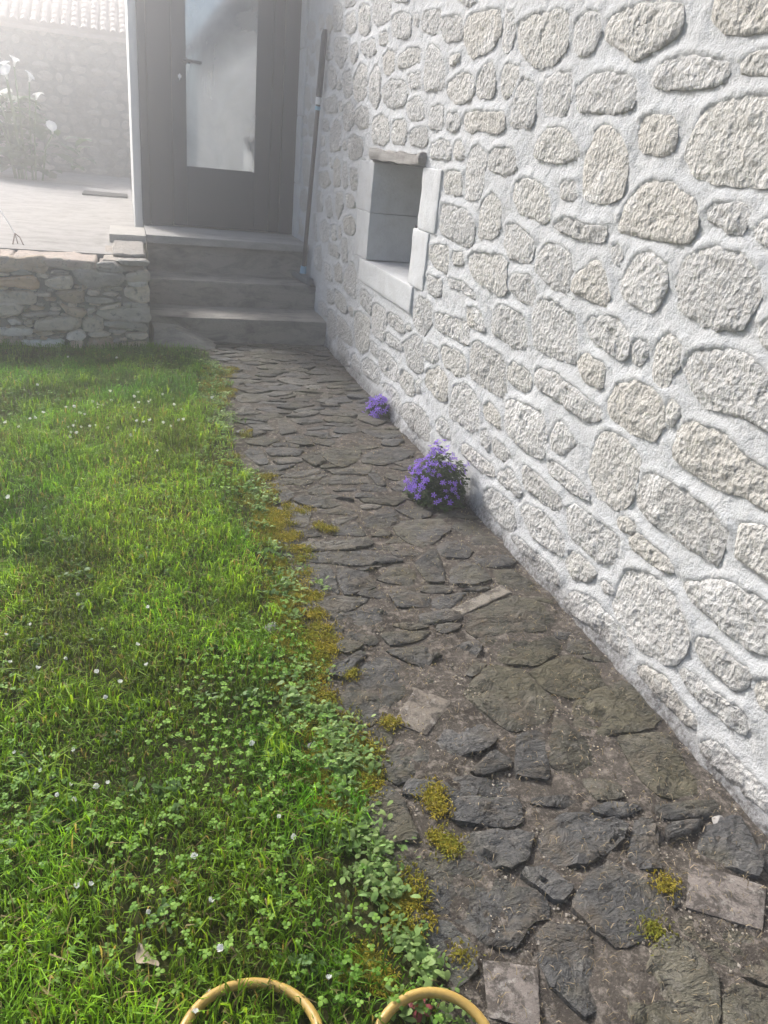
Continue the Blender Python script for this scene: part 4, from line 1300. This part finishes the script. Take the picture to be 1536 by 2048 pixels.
x, y = scatter(330000, -1.7, 0.56, 0.2, LOWY - .02, lambda x, y: view_density(x, y) * inlawn(x, y) * (0.5 + .5 * (fbm(x * 13, y * 13, 8, 2) > -.25)) * np.where(x > edge_x(y) - .13, .35, 1))
n = len(x); pt = patch(x, y); pd = patch(x, y, 1.5, 5.0); rnd = rng.random(n)
L = (0.021 + 0.044 * rng.random(n) ** 1.3) * (0.7 + 0.7 * pd) * np.where(x > edge_x(y) - .10, .6, 1)
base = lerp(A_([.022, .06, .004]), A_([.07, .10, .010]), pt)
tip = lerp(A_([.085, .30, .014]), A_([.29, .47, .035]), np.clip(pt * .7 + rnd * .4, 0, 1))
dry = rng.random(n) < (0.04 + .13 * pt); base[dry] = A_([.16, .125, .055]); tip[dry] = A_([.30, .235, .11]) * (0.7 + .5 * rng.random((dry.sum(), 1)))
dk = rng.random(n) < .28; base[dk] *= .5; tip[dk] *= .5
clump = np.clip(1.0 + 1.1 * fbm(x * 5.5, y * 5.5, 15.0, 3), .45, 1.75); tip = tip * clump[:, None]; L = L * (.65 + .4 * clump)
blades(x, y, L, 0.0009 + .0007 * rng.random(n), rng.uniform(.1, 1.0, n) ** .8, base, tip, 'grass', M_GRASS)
# longer tufts
tx, ty = scatter(130, -1.3, 0.42, 0.5, LOWY - .05, lambda x, y: inlawn(x, y, .06))
xx, yy = [], []
for a, b_ in list(zip(tx, ty)) + [tuple(on_ground(*p_)[:2]) for p_ in ((95, 905), (110, 900), (165, 925), (180, 920), (70, 890), (40, 1075), (250, 1010))] * 2:
    k = rng.integers(14, 40); xx.append(a + rng.normal(0, .025, k)); yy.append(b_ + rng.normal(0, .025, k))
x, y = np.concatenate(xx), np.concatenate(yy); kk = inlawn(x, y, .03); x, y = x[kk], y[kk]; n = len(x)
rnd = rng.random(n)
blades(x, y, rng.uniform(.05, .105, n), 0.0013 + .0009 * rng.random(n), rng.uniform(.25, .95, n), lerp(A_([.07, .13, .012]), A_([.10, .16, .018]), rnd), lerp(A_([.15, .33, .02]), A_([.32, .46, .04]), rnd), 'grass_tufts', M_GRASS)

def leaves(cx, cy, cz, az, length, width, tilt, col, name, mat, parent=None, fold=0.15, loc=None, kind='stuff', droop=0.25):
    """flat pointed-oval leaves: 8 vertices, 6 triangles each; az direction, tilt above horizontal"""
    n = len(cx); d = np.stack([np.cos(az), np.sin(az)], -1); s = np.stack([-np.sin(az), np.cos(az)], -1)
    prof = [(0.0, 0.08), (0.3, .8), (0.62, 1.0), (0.86, .6)]
    V = np.empty((n, 9, 3)); ct, st = np.cos(tilt), np.sin(tilt)
    for k, (u, w) in enumerate(prof):
        for j, sg in enumerate((-1, 1)):
            h = length * u; up = h * st + fold * width * w - droop * length * u * u
            V[:, k * 2 + j, 0] = cx + d[:, 0] * h * ct + s[:, 0] * sg * width * w
            V[:, k * 2 + j, 1] = cy + d[:, 1] * h * ct + s[:, 1] * sg * width * w
            V[:, k * 2 + j, 2] = cz + up
    V[:, 8, 0] = cx + d[:, 0] * length * ct; V[:, 8, 1] = cy + d[:, 1] * length * ct; V[:, 8, 2] = cz + length * st - droop * length
    i = np.arange(n)[:, None] * 9
    C = np.repeat(col[:, None], 9, 1); C[:, 0:2] *= .75; C[:, 1::2] *= 1.08
    F = [np.concatenate([i + A_([[0, 1, 3, 2]]), i + A_([[2, 3, 5, 4]]), i + A_([[4, 5, 7, 6]])]), i + A_([[6, 7, 8]])]
    if loc is not None: V = V - A_(loc)
    me = fast_mesh(name, V.reshape(-1, 3), F, C.reshape(-1, 3))
    o = obj(name, me, mat, parent, loc if loc is not None else (0, 0, 0))
    if kind: o['kind'] = kind
    return o
# clover: three round leaflets on a short stalk
cx, cy = scatter(26000, -1.5, 0.46, 0.3, LOWY - .03, lambda x, y: inlawn(x, y, .03) * view_density(x, y) * np.clip((patch(x, y, 2.0, 11.0) - .44) * 4.0, 0.01, 1) * .62)
n = len(cx); cz = lawn_z(cx, cy) + rng.uniform(.012, .036, n); sz = rng.uniform(.0045, .0085, n); a0 = rng.uniform(0, 2 * np.pi, n)
col = lerp(A_([.09, .20, .025]), A_([.22, .36, .07]), rng.random(n)); tl_ = rng.uniform(-.1, .6, n)
leaves(np.repeat(cx, 3), np.repeat(cy, 3), np.repeat(cz, 3), (a0[:, None] + A_([0, 2.09, 4.19])).ravel(), np.repeat(sz, 3) * 1.15, np.repeat(sz, 3) * .5, np.repeat(tl_, 3), np.repeat(col, 3, 0), 'clover', M_WEED, fold=.3)
# broad leaves in rosettes through the lawn and thick along the path edge
rx, ry = scatter(700, -1.3, 0.42, 0.35, LOWY - .1, lambda x, y: inlawn(x, y, .05) * np.clip((patch(x, y, 1.9, 21.0) - .3) * 1.8, .05, 1))
ey = np.concatenate([rng.uniform(0.5, 4.7, 330), rng.uniform(.9, 1.7, 40)]); ex = edge_x(ey) + rng.normal(-.035, .035, len(ey))
gate = patch(ex, ey, 3.0, 31.0) > .40; ex, ey = ex[gate], ey[gate]
wl = [on_ground(*p_)[:2] for p_ in ((420, 805), (440, 812), (460, 815), (400, 800), (520, 1030), (530, 1060), (545, 1100), (570, 1120), (590, 1240), (600, 1340), (640, 1380), (670, 1540), (700, 1580), (690, 1500), (720, 1680), (790, 1790), (820, 1900), (850, 1920), (870, 1940))]
ex = np.concatenate([ex, [p_[0] for p_ in wl] * 2]) ; ey = np.concatenate([ey, [p_[1] for p_ in wl] * 2])
for nm, X_, Y_, smin, smax, c0_, c1_ in (('broadleaf_weeds', rx, ry, .013, .025, A_([.055, .115, .03]), A_([.115, .19, .06])), ('edge_weeds', ex, ey, .009, .024, A_([.085, .16, .04]), A_([.23, .32, .11]))):
    xs2, ys2, azs, ls, cs, tls = [], [], [], [], [], []
    for a, b_ in zip(X_, Y_):
        k = int(rng.integers(9, 20)); base_s = rng.uniform(smin, smax); cc = c0_ + (c1_ - c0_) * rng.random()
        xs2.append(a + rng.normal(0, .014, k)); ys2.append(b_ + rng.normal(0, .014, k)); azs.append(rng.uniform(0, 6.28, k)); ls.append(base_s * rng.uniform(.6, 1.2, k)); cs.append(cc[None] * rng.uniform(.75, 1.3, (k, 1))); tls.append(rng.uniform(.1, 1.1, k))
    xs2, ys2, azs, ls, tls = map(np.concatenate, (xs2, ys2, azs, ls, tls)); cs = np.concatenate(cs)
    leaves(xs2, ys2, np.maximum(lawn_z(xs2, ys2), 0.004) + rng.uniform(.0, .02, len(xs2)), azs, ls, ls * rng.uniform(.14, .30, len(ls)), tls, cs, nm, M_WEED)
# moss: dense short ochre tufts along the path edge and in a few joints
my = rng.uniform(.45, 4.4, 950); mx = edge_x(my) - .035 + rng.normal(0, .045, 950)
g_ = patch(mx, my, 3.4, 41.0) > .36; mx, my = mx[g_], my[g_]
ms_ = [on_ground(*p_)[:2] for p_ in ((640, 1055), (660, 1062), (455, 930), (470, 965), (450, 880), (560, 1370), (580, 1400), (540, 1390), (520, 1350), (640, 1630), (620, 1650), (660, 1640), (870, 1590), (880, 1620), (890, 1690), (900, 1700), (870, 1680), (860, 1600), (780, 1450), (1305, 1865), (1328, 1775), (740, 1950), (760, 1980), (720, 1930), (700, 1970), (660, 1300), (620, 1200), (630, 1560), (600, 1570), (700, 1350))]
mx = np.concatenate([mx, np.repeat([p_[0] for p_ in ms_], 3)]); my = np.concatenate([my, np.repeat([p_[1] for p_ in ms_], 3)])
k = 95; sig = rng.uniform(.007, .018, len(mx))
x = (mx[:, None] + rng.normal(0, 1, (len(mx), k)) * sig[:, None]).ravel(); y = (my[:, None] + rng.normal(0, 1, (len(mx), k)) * sig[:, None]).ravel()
n = len(x); cc = np.repeat(rng.random(len(mx)), k); base = lerp(A_([.10, .075, .018]), A_([.15, .105, .025]), cc); tip = lerp(A_([.17, .23, .022]), A_([.42, .34, .04]), np.clip(cc * .7 + rng.random(n) * .35, 0, 1))
_lz = lawn_z
def lawn_z(x, y): return np.maximum(_lz(x, y), 0.006) + .003
blades(x, y, rng.uniform(.005, .015, n), .0011 + .0008 * rng.random(n), rng.uniform(.2, 1.1, n), base, tip, 'moss', M_MOSS)
# straw and crumbs lying in the joints of the path
x = rng.uniform(PX + .0, WALL_X - .02, 4200); y = .42 + 2.8 * rng.random(4200) ** 1.4; n = len(x)
col = lerp(A_([.12, .095, .06]), A_([.42, .35, .25]), rng.random(n) ** 1.3)
blades(x, y, rng.uniform(.005, .020, n), .0005 + .0006 * rng.random(n), rng.uniform(.9, 1.25, n), col, col, 'straw_litter', M_MOSS)
lawn_z = _lz
# grit and crumbs of old mortar in the joints
n = 26000; y = .4 + 2.9 * rng.random(n) ** 1.5; x = rng.uniform(PX - .02, WALL_X - .004, n); cl = fbm(x * 14, y * 14, 2.0, 3) > -.12; x, y = x[cl], y[cl]; n = len(x)
r_ = .0011 + .0030 * rng.random(n) ** 3
octa = A_([(1, 0, 0), (0, 1, 0), (-1, 0, 0), (0, -1, 0), (0, 0, .8), (0, 0, -.8)])
V = octa[None] * r_[:, None, None] * rng.uniform(.6, 1.3, (n, 6, 1)) + np.stack([x, y, -.002 + r_ * .3 + .004 * fbm(x * 12, y * 12, 1, 2)], -1)[:, None]
i = np.arange(n)[:, None] * 6
F = [np.concatenate([i + A_([f]) for f in ((0, 1, 4), (1, 2, 4), (2, 3, 4), (3, 0, 4))])]
c_ = lerp(A_([.06, .048, .038]), A_([.46, .42, .37]), rng.random(n) ** 1.4)
tag(obj('grit', fast_mesh('grit', V.reshape(-1, 3), F, np.repeat(c_, 6, 0)), M_MOSS), kind='stuff')

# ------------------------------------------------------------------ daisies, each one a thing
def daisy_mesh():
    V, F = [], []
    for k in range(11):                                         # half closed ring of separate ray petals
        a = 2 * math.pi * k / 11; ca, sa = math.cos(a), math.sin(a); o_ = len(V); t_ = .0006 * (k % 3)
        for rad, z, w in ((.0012, -.001, .0009), (.0040 + t_, .0022, .0017), (.0052 + t_, .0062 - t_, .0009)):
            for sg in (-1, 1): V.append((ca * rad - sa * w * sg, sa * rad + ca * w * sg, z))
        F += [(o_, o_ + 1, o_ + 3, o_ + 2), (o_ + 2, o_ + 3, o_ + 5, o_ + 4)]
    o_ = len(V)
    for k in range(6): V.append((.0026 * math.cos(k * 1.0472), .0026 * math.sin(k * 1.0472), .001))
    V += [(0, 0, .0032), (0, 0, -.003)]
    for k in range(6): F += [(o_ + k, o_ + (k + 1) % 6, o_ + 6), (o_ + (k + 1) % 6, o_ + k, o_ + 7)]
    me = mesh('flower_head', V, F, False); me.materials.append(M_WHITEP); return me
dme = daisy_mesh()
sm = MB(); sm.tube([(0, 0, -.05), (.002, .001, -.025), (0, 0, -.001)], .0009, 5); so = sm.build('stem', M_STEM); sme = so.data; bpy.data.objects.remove(so)
D1 = '57,203 285,192 160,272 222,365 370,335 415,320 280,385 970,168 1072,450 1130,525 745,605 347,710 295,720 807,772 567,815 852,952 800,1125 750,1200 1262,1070 265,328'
D2 = '115,602 445,570 405,605 435,598 478,605 530,600 565,595 418,637 455,640 410,665 640,612 650,393 575,470 608,475 660,450 580,490 435,485 390,488 795,490 820,460 890,445 875,455 1028,475 1070,500 790,425 820,400 960,412 735,525 700,540 810,568 850,575 885,565 965,580 1010,600 800,625 770,655 700,620 1060,565 1085,560 205,550 180,556 255,520 470,525 500,530 545,455 403,190 690,195 52,1020 220,355 1250,432 930,745 35,578'
D3 = '297,1215 293,1330 193,1345 12,1270 20,1325 75,1337 130,1318 240,1365 210,1395 155,1190 275,1290 60,1250'
dp = [(float(a.split(',')[0]) / 1.92, 1400 + float(a.split(',')[1]) / 1.92, 1.0) for a in D1.split()] + [(float(a.split(',')[0]) / 2.954, 650 + float(a.split(',')[1]) / 2.954, 1.35) for a in D2.split()] + [(float(a.split(',')[0]), float(a.split(',')[1]), 1.0) for a in D3.split()]
rr = random.Random(4)
for px, py, s in dp:
    hz_ = rr.uniform(.04, .055)
    g = on_ground(px, py, hz_); r = bpy.data.objects.new('daisy', None); r.location = (g[0], g[1], 0.0); r.empty_display_size = .02
    COL.objects.link(r); tag(r, 'small half closed white daisy standing in the lawn', 'daisy', 'small white daisies in the lawn')
    h = bpy.data.objects.new('flower_head', dme); h.location = (0, 0, hz_); h.rotation_euler = (rr.uniform(-.7, .7), rr.uniform(-.7, .7), rr.uniform(0, 6)); k = s * rr.uniform(.65, 1.05); h.scale = (k, k, k); h.color = (1, 1, 1, 1)
    h.parent = r; COL.objects.link(h)
    st_ = bpy.data.objects.new('stem', sme); st_.location = (0, 0, hz_); st_.parent = r; COL.objects.link(st_)

# ------------------------------------------------------------------ violet bellflowers at the foot of the wall
def bell_mesh():
    V, F = [(0, 0, 0)], []
    for k in range(5):
        a = 2 * math.pi * k / 5
        for da, rad, z in ((-.42, .006, .006), (0, .0072, .0045), (.42, .006, .006), (-.32, .0125, .0085), (.32, .0125, .0085), (0, .0165, .0075)):
            V.append((rad * math.cos(a + da), rad * math.sin(a + da), z))
        o_ = 1 + k * 6
        F += [(0, o_, o_ + 1), (0, o_ + 1, o_ + 2), (o_, o_ + 3, o_ + 1), (o_ + 1, o_ + 4, o_ + 2), (o_ + 1, o_ + 3, o_ + 5), (o_ + 1, o_ + 5, o_ + 4)]
    me = mesh('flower', V, F, False); me.materials.append(M_VIOLET); return me
bme = bell_mesh()
def bellflower(cx, cy, rx_, ry_, hgt, nleaf, nfl, label, seed, size=1.0, top=0.25, bias=(-.3, -.5)):
    r = empty('bellflower', (cx, cy, 0)); tag(r, label, 'flowers', 'violet bellflowers at the foot of the wall')
    g = np.random.default_rng(seed)
    u = g.normal(0, 1, (nleaf, 3)); u /= np.linalg.norm(u, axis=1)[:, None]; u[:, 2] = np.abs(u[:, 2]); rad = g.uniform(.45, 1, nleaf) ** .5
    rad = rad * (0.85 + .5 * fbm(u[:, 0] * 2.2 + seed, u[:, 1] * 2.2, u[:, 2] * 2.2, 2))
    P = u * rad[:, None] * A_([rx_, ry_, hgt]) + A_([cx, cy, .004])
    k = P[:, 0] < WALL_X - .012; P, u = P[k], u[k]; n_ = len(P)
    lv = g.uniform(.009, .017, n_)
    leaves(P[:, 0], P[:, 1], P[:, 2], np.arctan2(u[:, 1], u[:, 0]) + g.normal(0, .8, n_), lv, lv * .42, g.uniform(-.5, .7, n_), lerp(A_([.028, .055, .018]), A_([.075, .115, .04]), g.random(n_)), 'foliage', M_LEAF, r, loc=(cx, cy, 0), kind=None)
    m_ = MB()
    for i in range(14):
        a = g.uniform(0, 6.28); e = A_([cx + math.cos(a) * rx_ * .7, cy + math.sin(a) * ry_ * .7, hgt * g.uniform(.4, .95)])
        if e[0] > WALL_X - .02: continue
        m_.tube([(cx, cy, .0), (cx + (e[0] - cx) * .4, cy + (e[1] - cy) * .4, e[2] * .6), e], [.0018, .0013, .0008], 5)
    m_.build('stems', M_STEM, r, (cx, cy, 0))
    c_ = 0
    while c_ < nfl:
        d = g.normal(0, 1, 3) + A_([bias[0], bias[1], .65]); d /= np.linalg.norm(d)
        if d[2] < top or d[1] > .55: continue
        p_ = d * A_([rx_, ry_, hgt]) * (g.uniform(.92, 1.06) + .35 * max(0, float(fbm(A_([d[0] * 2.2 + seed]), A_([d[1] * 2.2]), A_([d[2] * 2.2]), 2)[0]))) + A_([cx, cy, 0])
        if p_[0] > WALL_X - .018: continue
        o = bpy.data.objects.new('flower', bme); o.parent = r; o.location = Vector(p_) - r.location
        dd = Vector(d) + Vector(g.normal(0, .6, 3)); o.rotation_euler = dd.to_track_quat('Z', 'Y').to_euler(); s = size * g.uniform(.75, 1.1); o.scale = (s, s, s)
        kk_ = g.uniform(.65, 1.25); o.color = (kk_, kk_ * g.uniform(.8, 1.1), kk_, 1); COL.objects.link(o); c_ += 1
bellflower(1.10, 2.53, .12, .13, .19, 3400, 135, 'large violet bellflower clump with dark green foliage at the foot of the wall', 3, .80, .2, (-.75, -.1))
bellflower(1.165, 3.56, .062, .075, .085, 800, 46, 'small violet bellflower cushion covered in blossom, nearer the steps', 9, 1.05, .05)

# ------------------------------------------------------------------ calla lilies on the terrace
cal = empty('calla_lily_plant', (-1.2, 10.9, .5)); tag(cal, 'clump of white calla lilies with broad leaves growing against the outbuilding', 'calla lilies')
def calla_mesh():
    V, F = [], []; n = 12
    for j, (rad, z) in enumerate(((.010, 0), (.018, .05), (.035, .09), (.062, .115), (.070, .112))):
        for k in range(n):
            a = 2 * math.pi * k / n; s = 1 + .55 * max(0, math.cos(a)) ** 3 * (j / 4)
            V.append((rad * math.cos(a) * s, rad * math.sin(a), z + .05 * math.cos(a) * j / 4 - (.03 * max(0, math.cos(a)) ** 6 if j == 4 else 0)))
    for j in range(4):
        for k in range(n): F.append((j * n + k, j * n + (k + 1) % n, (j + 1) * n + (k + 1) % n, (j + 1) * n + k))
    me = mesh('flower', V, F, True, 0); me.materials.append(M_WHITEP); return me
cme = calla_mesh(); rr = random.Random(12); stm = MB()
for px, py in ((45, 670), (145, 640), (300, 800), (50, 965), (370, 985), (65, 1140), (540, 1330), (75, 770), (-60, 800), (-90, 1000)):
    yy_ = 10.5 + rr.uniform(-.2, .3); p_ = hit(px / 5.12, py / 5.12 + 8, 1, yy_)
    o = bpy.data.objects.new('flower', cme); o.parent = cal; o.location = Vector(p_) - cal.location
    o.rotation_euler = (rr.uniform(-.5, .3), rr.uniform(-.4, .4), rr.uniform(0, 6.28)); s = rr.uniform(.65, .9); o.scale = (s, s, s); COL.objects.link(o)
    stm.tube([(-1.15 + (p_[0] + 1.15) * .5, 10.8, .5), (p_[0] * .7 - .34, (yy_ + 10.8) / 2, (p_[2] + .5) / 2 + .1), tuple(p_)], [.012, .010, .008], 6)
stm.build('stems', M_STEM, cal, (-1.2, 10.9, .5))
n = 260; a = rng.uniform(0, 6.28, n); rd = np.abs(rng.normal(0, .28, n)); lx = -1.25 + np.cos(a) * rd * 1.3; ly = 10.9 + np.sin(a) * rd * .5; lz_ = .5 + rng.uniform(.1, .85, n) * np.clip(1.1 - rd, .25, 1)
ll = rng.uniform(.16, .34, n)
leaves(lx, ly, lz_, a + rng.normal(0, .5, n), ll, ll * .30, rng.uniform(.1, 1.0, n), lerp(A_([.025, .06, .02]), A_([.06, .12, .04]), rng.random(n)), 'leaves', M_LEAF, cal, loc=(-1.2, 10.9, .5), kind=None, droop=.5)

# ------------------------------------------------------------------ broom leaning on the wall
p_top = hit(650, 58, 0, WALL_X - 0.03); p_bot = A_([1.165, 5.60, 0.365]); p_bot = hit(616, 545, 2, 0.375); p_bot = A_([min(p_bot[0], 1.17), p_bot[1], .375])
broom = empty('floor_squeegee', tuple(p_bot)); tag(broom, 'long handled floor squeegee with blue socket leaning on the wall by the door', 'squeegee')
ax = p_top - p_bot
def at(t): return tuple(p_bot + ax * t)
b = MB(); b.tube([at(.02), at(.74)], .0145, 12); b.build('pole', M_POLE, broom, at(0))
b = MB(); b.tube([at(.745), at(.76), at(.95), at(.975), at(1.0)], [.017, .020, .020, .021, .013], 12); b.build('grip', M_GRIP, broom, at(.8))
b = MB(); b.tube([at(.955), at(.985)], .0185, 10); b.build('hanging_hole', M_BLUE, broom, at(.97)) if False else b.bm.free()
b = MB(); b.tube([at(.70), at(.715)], .018, 12); b.build('collar', M_BLUE, broom, at(.70))
b = MB(); b.tube([at(.722), at(.75)], .019, 12); b.build('lock_collar', M_WHITEPL, broom, at(.73))
b = MB(); b.tube([at(-.005), at(.03)], [.024, .020], 12); b.build('socket', M_BLUE, broom, at(0))
b = MB(); rotz = Matrix.Rotation(math.radians(-84), 3, 'Z')
hc = A_([1.155, 5.56, .335])
b.box((hc[0] - .19, hc[1] - .026, .330), (hc[0] + .19, hc[1] + .026, .368), .008, 2, rotz, tuple(hc)); b.box((hc[0] - .185, hc[1] - .008, .317), (hc[0] + .185, hc[1] + .008, .331), .001, 1, rotz, tuple(hc))
for v in b.bm.verts: v.co.x = min(v.co.x, WALL_X - .022)
b.build('head', M_GREYPL, broom, tuple(hc))

# ------------------------------------------------------------------ garden hose
def arc(cx, cy, r, a0, a1, n=22, sy=1.0): return [(cx + r * math.cos(math.radians(a0 + (a1 - a0) * i / n)), cy + r * sy * math.sin(math.radians(a0 + (a1 - a0) * i / n))) for i in range(n + 1)]
T1, T2 = on_ground(487, 1962, .042), on_ground(836, 1990, .042)
R1, R2_ = .100, .092
c1, c2 = (T1[0] - .004, T1[1] - R1), (T2[0] - .004, T2[1] - R2_)
path2d = arc(c1[0], c1[1], R1, 215, 0, 30) + arc((c1[0] + R1 + c2[0] - R2_) / 2, c1[1] - .06, (c2[0] - R2_ - c1[0] - R1) / 2, 178, 362, 14) + arc(c2[0], c2[1], R2_, 180, -40, 30)
pts = [(x_, y_, .040 + .006 * math.sin(i * .23)) for i, (x_, y_) in enumerate(path2d)]
b = MB(); b.tube(pts, .0076, 14); tag(b.build('garden_hose', M_HOSE, None, pts[0]), 'mustard yellow garden hose lying in loops on the edge of the lawn', 'hose')

# ------------------------------------------------------------------ small finds
g = on_ground(297, 1910, .035)
V = []; F = []
for k in range(9):
    u = k / 8; w = .017 * math.sin(math.pi * min(1, u * 1.02 + .02)) ** .7; cv = .008 * math.sin(u * 3)
    V += [(u * .062 - .031, w + cv - .004, .004 * math.sin(u * 9)), (u * .062 - .031, cv, -.003), (u * .062 - .031, -w * .75 + cv, .004 * math.cos(u * 7))]
for k in range(8): F += [(k * 3, k * 3 + 1, k * 3 + 4, k * 3 + 3), (k * 3 + 1, k * 3 + 2, k * 3 + 5, k * 3 + 4)]
o = obj('fallen_leaf', mesh('fallen_leaf', V, F), M_DRYLEAF, None, tuple(g)); o.rotation_euler = (.25, .15, math.radians(118)); o.scale = (.95, .95, .95)
tag(o, 'dry brown fallen leaf lying on the grass', 'leaf')
g = on_ground(840, 2025, .01); red = empty('red_seedling', tuple(g)); tag(red, 'small dark red leaved seedling on the path inside a hose loop', 'seedling')
V, F = [], []
for k in range(7):
    a = 6.28 * k / 7 + rr.uniform(-.3, .3); L = rr.uniform(.016, .028); o_ = len(V)
    for u, w in ((0, .001), (.4, .0045), (.75, .004)):
        for s in (-1, 1): V.append((math.cos(a) * L * u - math.sin(a) * w * s, math.sin(a) * L * u + math.cos(a) * w * s, .008 + .012 * u - .01 * u * u))
    V.append((math.cos(a) * L, math.sin(a) * L, .009)); F += [(o_, o_ + 1, o_ + 3, o_ + 2), (o_ + 2, o_ + 3, o_ + 5, o_ + 4), (o_ + 4, o_ + 5, o_ + 6)]
obj('leaves', mesh('leaves', V, F, False), M_RED, red, tuple(g))
b = MB(); b.tube([(g[0], g[1], -.005), (g[0], g[1], .018)], .0015, 6); b.build('stem', M_RED, red, tuple(g))
def pebble(px, py, r, label, m=M_PEBBLE, z=.0):
    g = on_ground(px, py, .015); b = MB(); bmesh.ops.create_icosphere(b.bm, subdivisions=2, radius=r)
    for v in b.bm.verts: v.co = Vector((v.co.x + g[0], v.co.y * .85 + g[1], v.co.z * .55 + r * .12 + .004 + z))
    b.rough(r * .8, .9 / r, px, 3); tag(b.build('rock', m, None, tuple(g)), label, 'rock')
pebble(1440, 1635, .016, 'small pale rock on the slate path close to the wall')
pebble(648, 1525, .024, 'white quartz rock among weeds at the path edge')
pebble(628, 1488, .020, 'grey rock in the weeds behind the white quartz rock', mat_plain('grey_rock', (.25, .25, .25), .9, .2, .3, 30, .6, 60))
pebble(545, 1255, .026, 'pale rock half sunk between the lawn and the path beside the moss', mat_plain('pale_rock', (.34, .33, .32), .9, .2, .3, 30, .6, 60))

# ------------------------------------------------------------------ haze
b = MB(); b.box((-20, -20, -1.1), (20, 20, 5.4))  # even scattering volume added to imitate veiling lens glare
t = bpy.data.materials.new('glare_veil_air'); t.use_nodes = True; nt = t.node_tree
for nd in list(nt.nodes):
    if nd.type == 'BSDF_PRINCIPLED': nt.nodes.remove(nd)
pv = nt.nodes.new('ShaderNodeVolumePrincipled'); pv.inputs['Color'].default_value = (.97, .98, 1.0, 1); pv.inputs['Density'].default_value = VEIL; pv.inputs['Anisotropy'].default_value = VEIL_G
nt.links.new(pv.outputs[0], nt.nodes['Material Output'].inputs['Volume'])
hz = b.build('glare_veil', t, None, (0, 0, 0), False); tag(hz, kind='stuff')
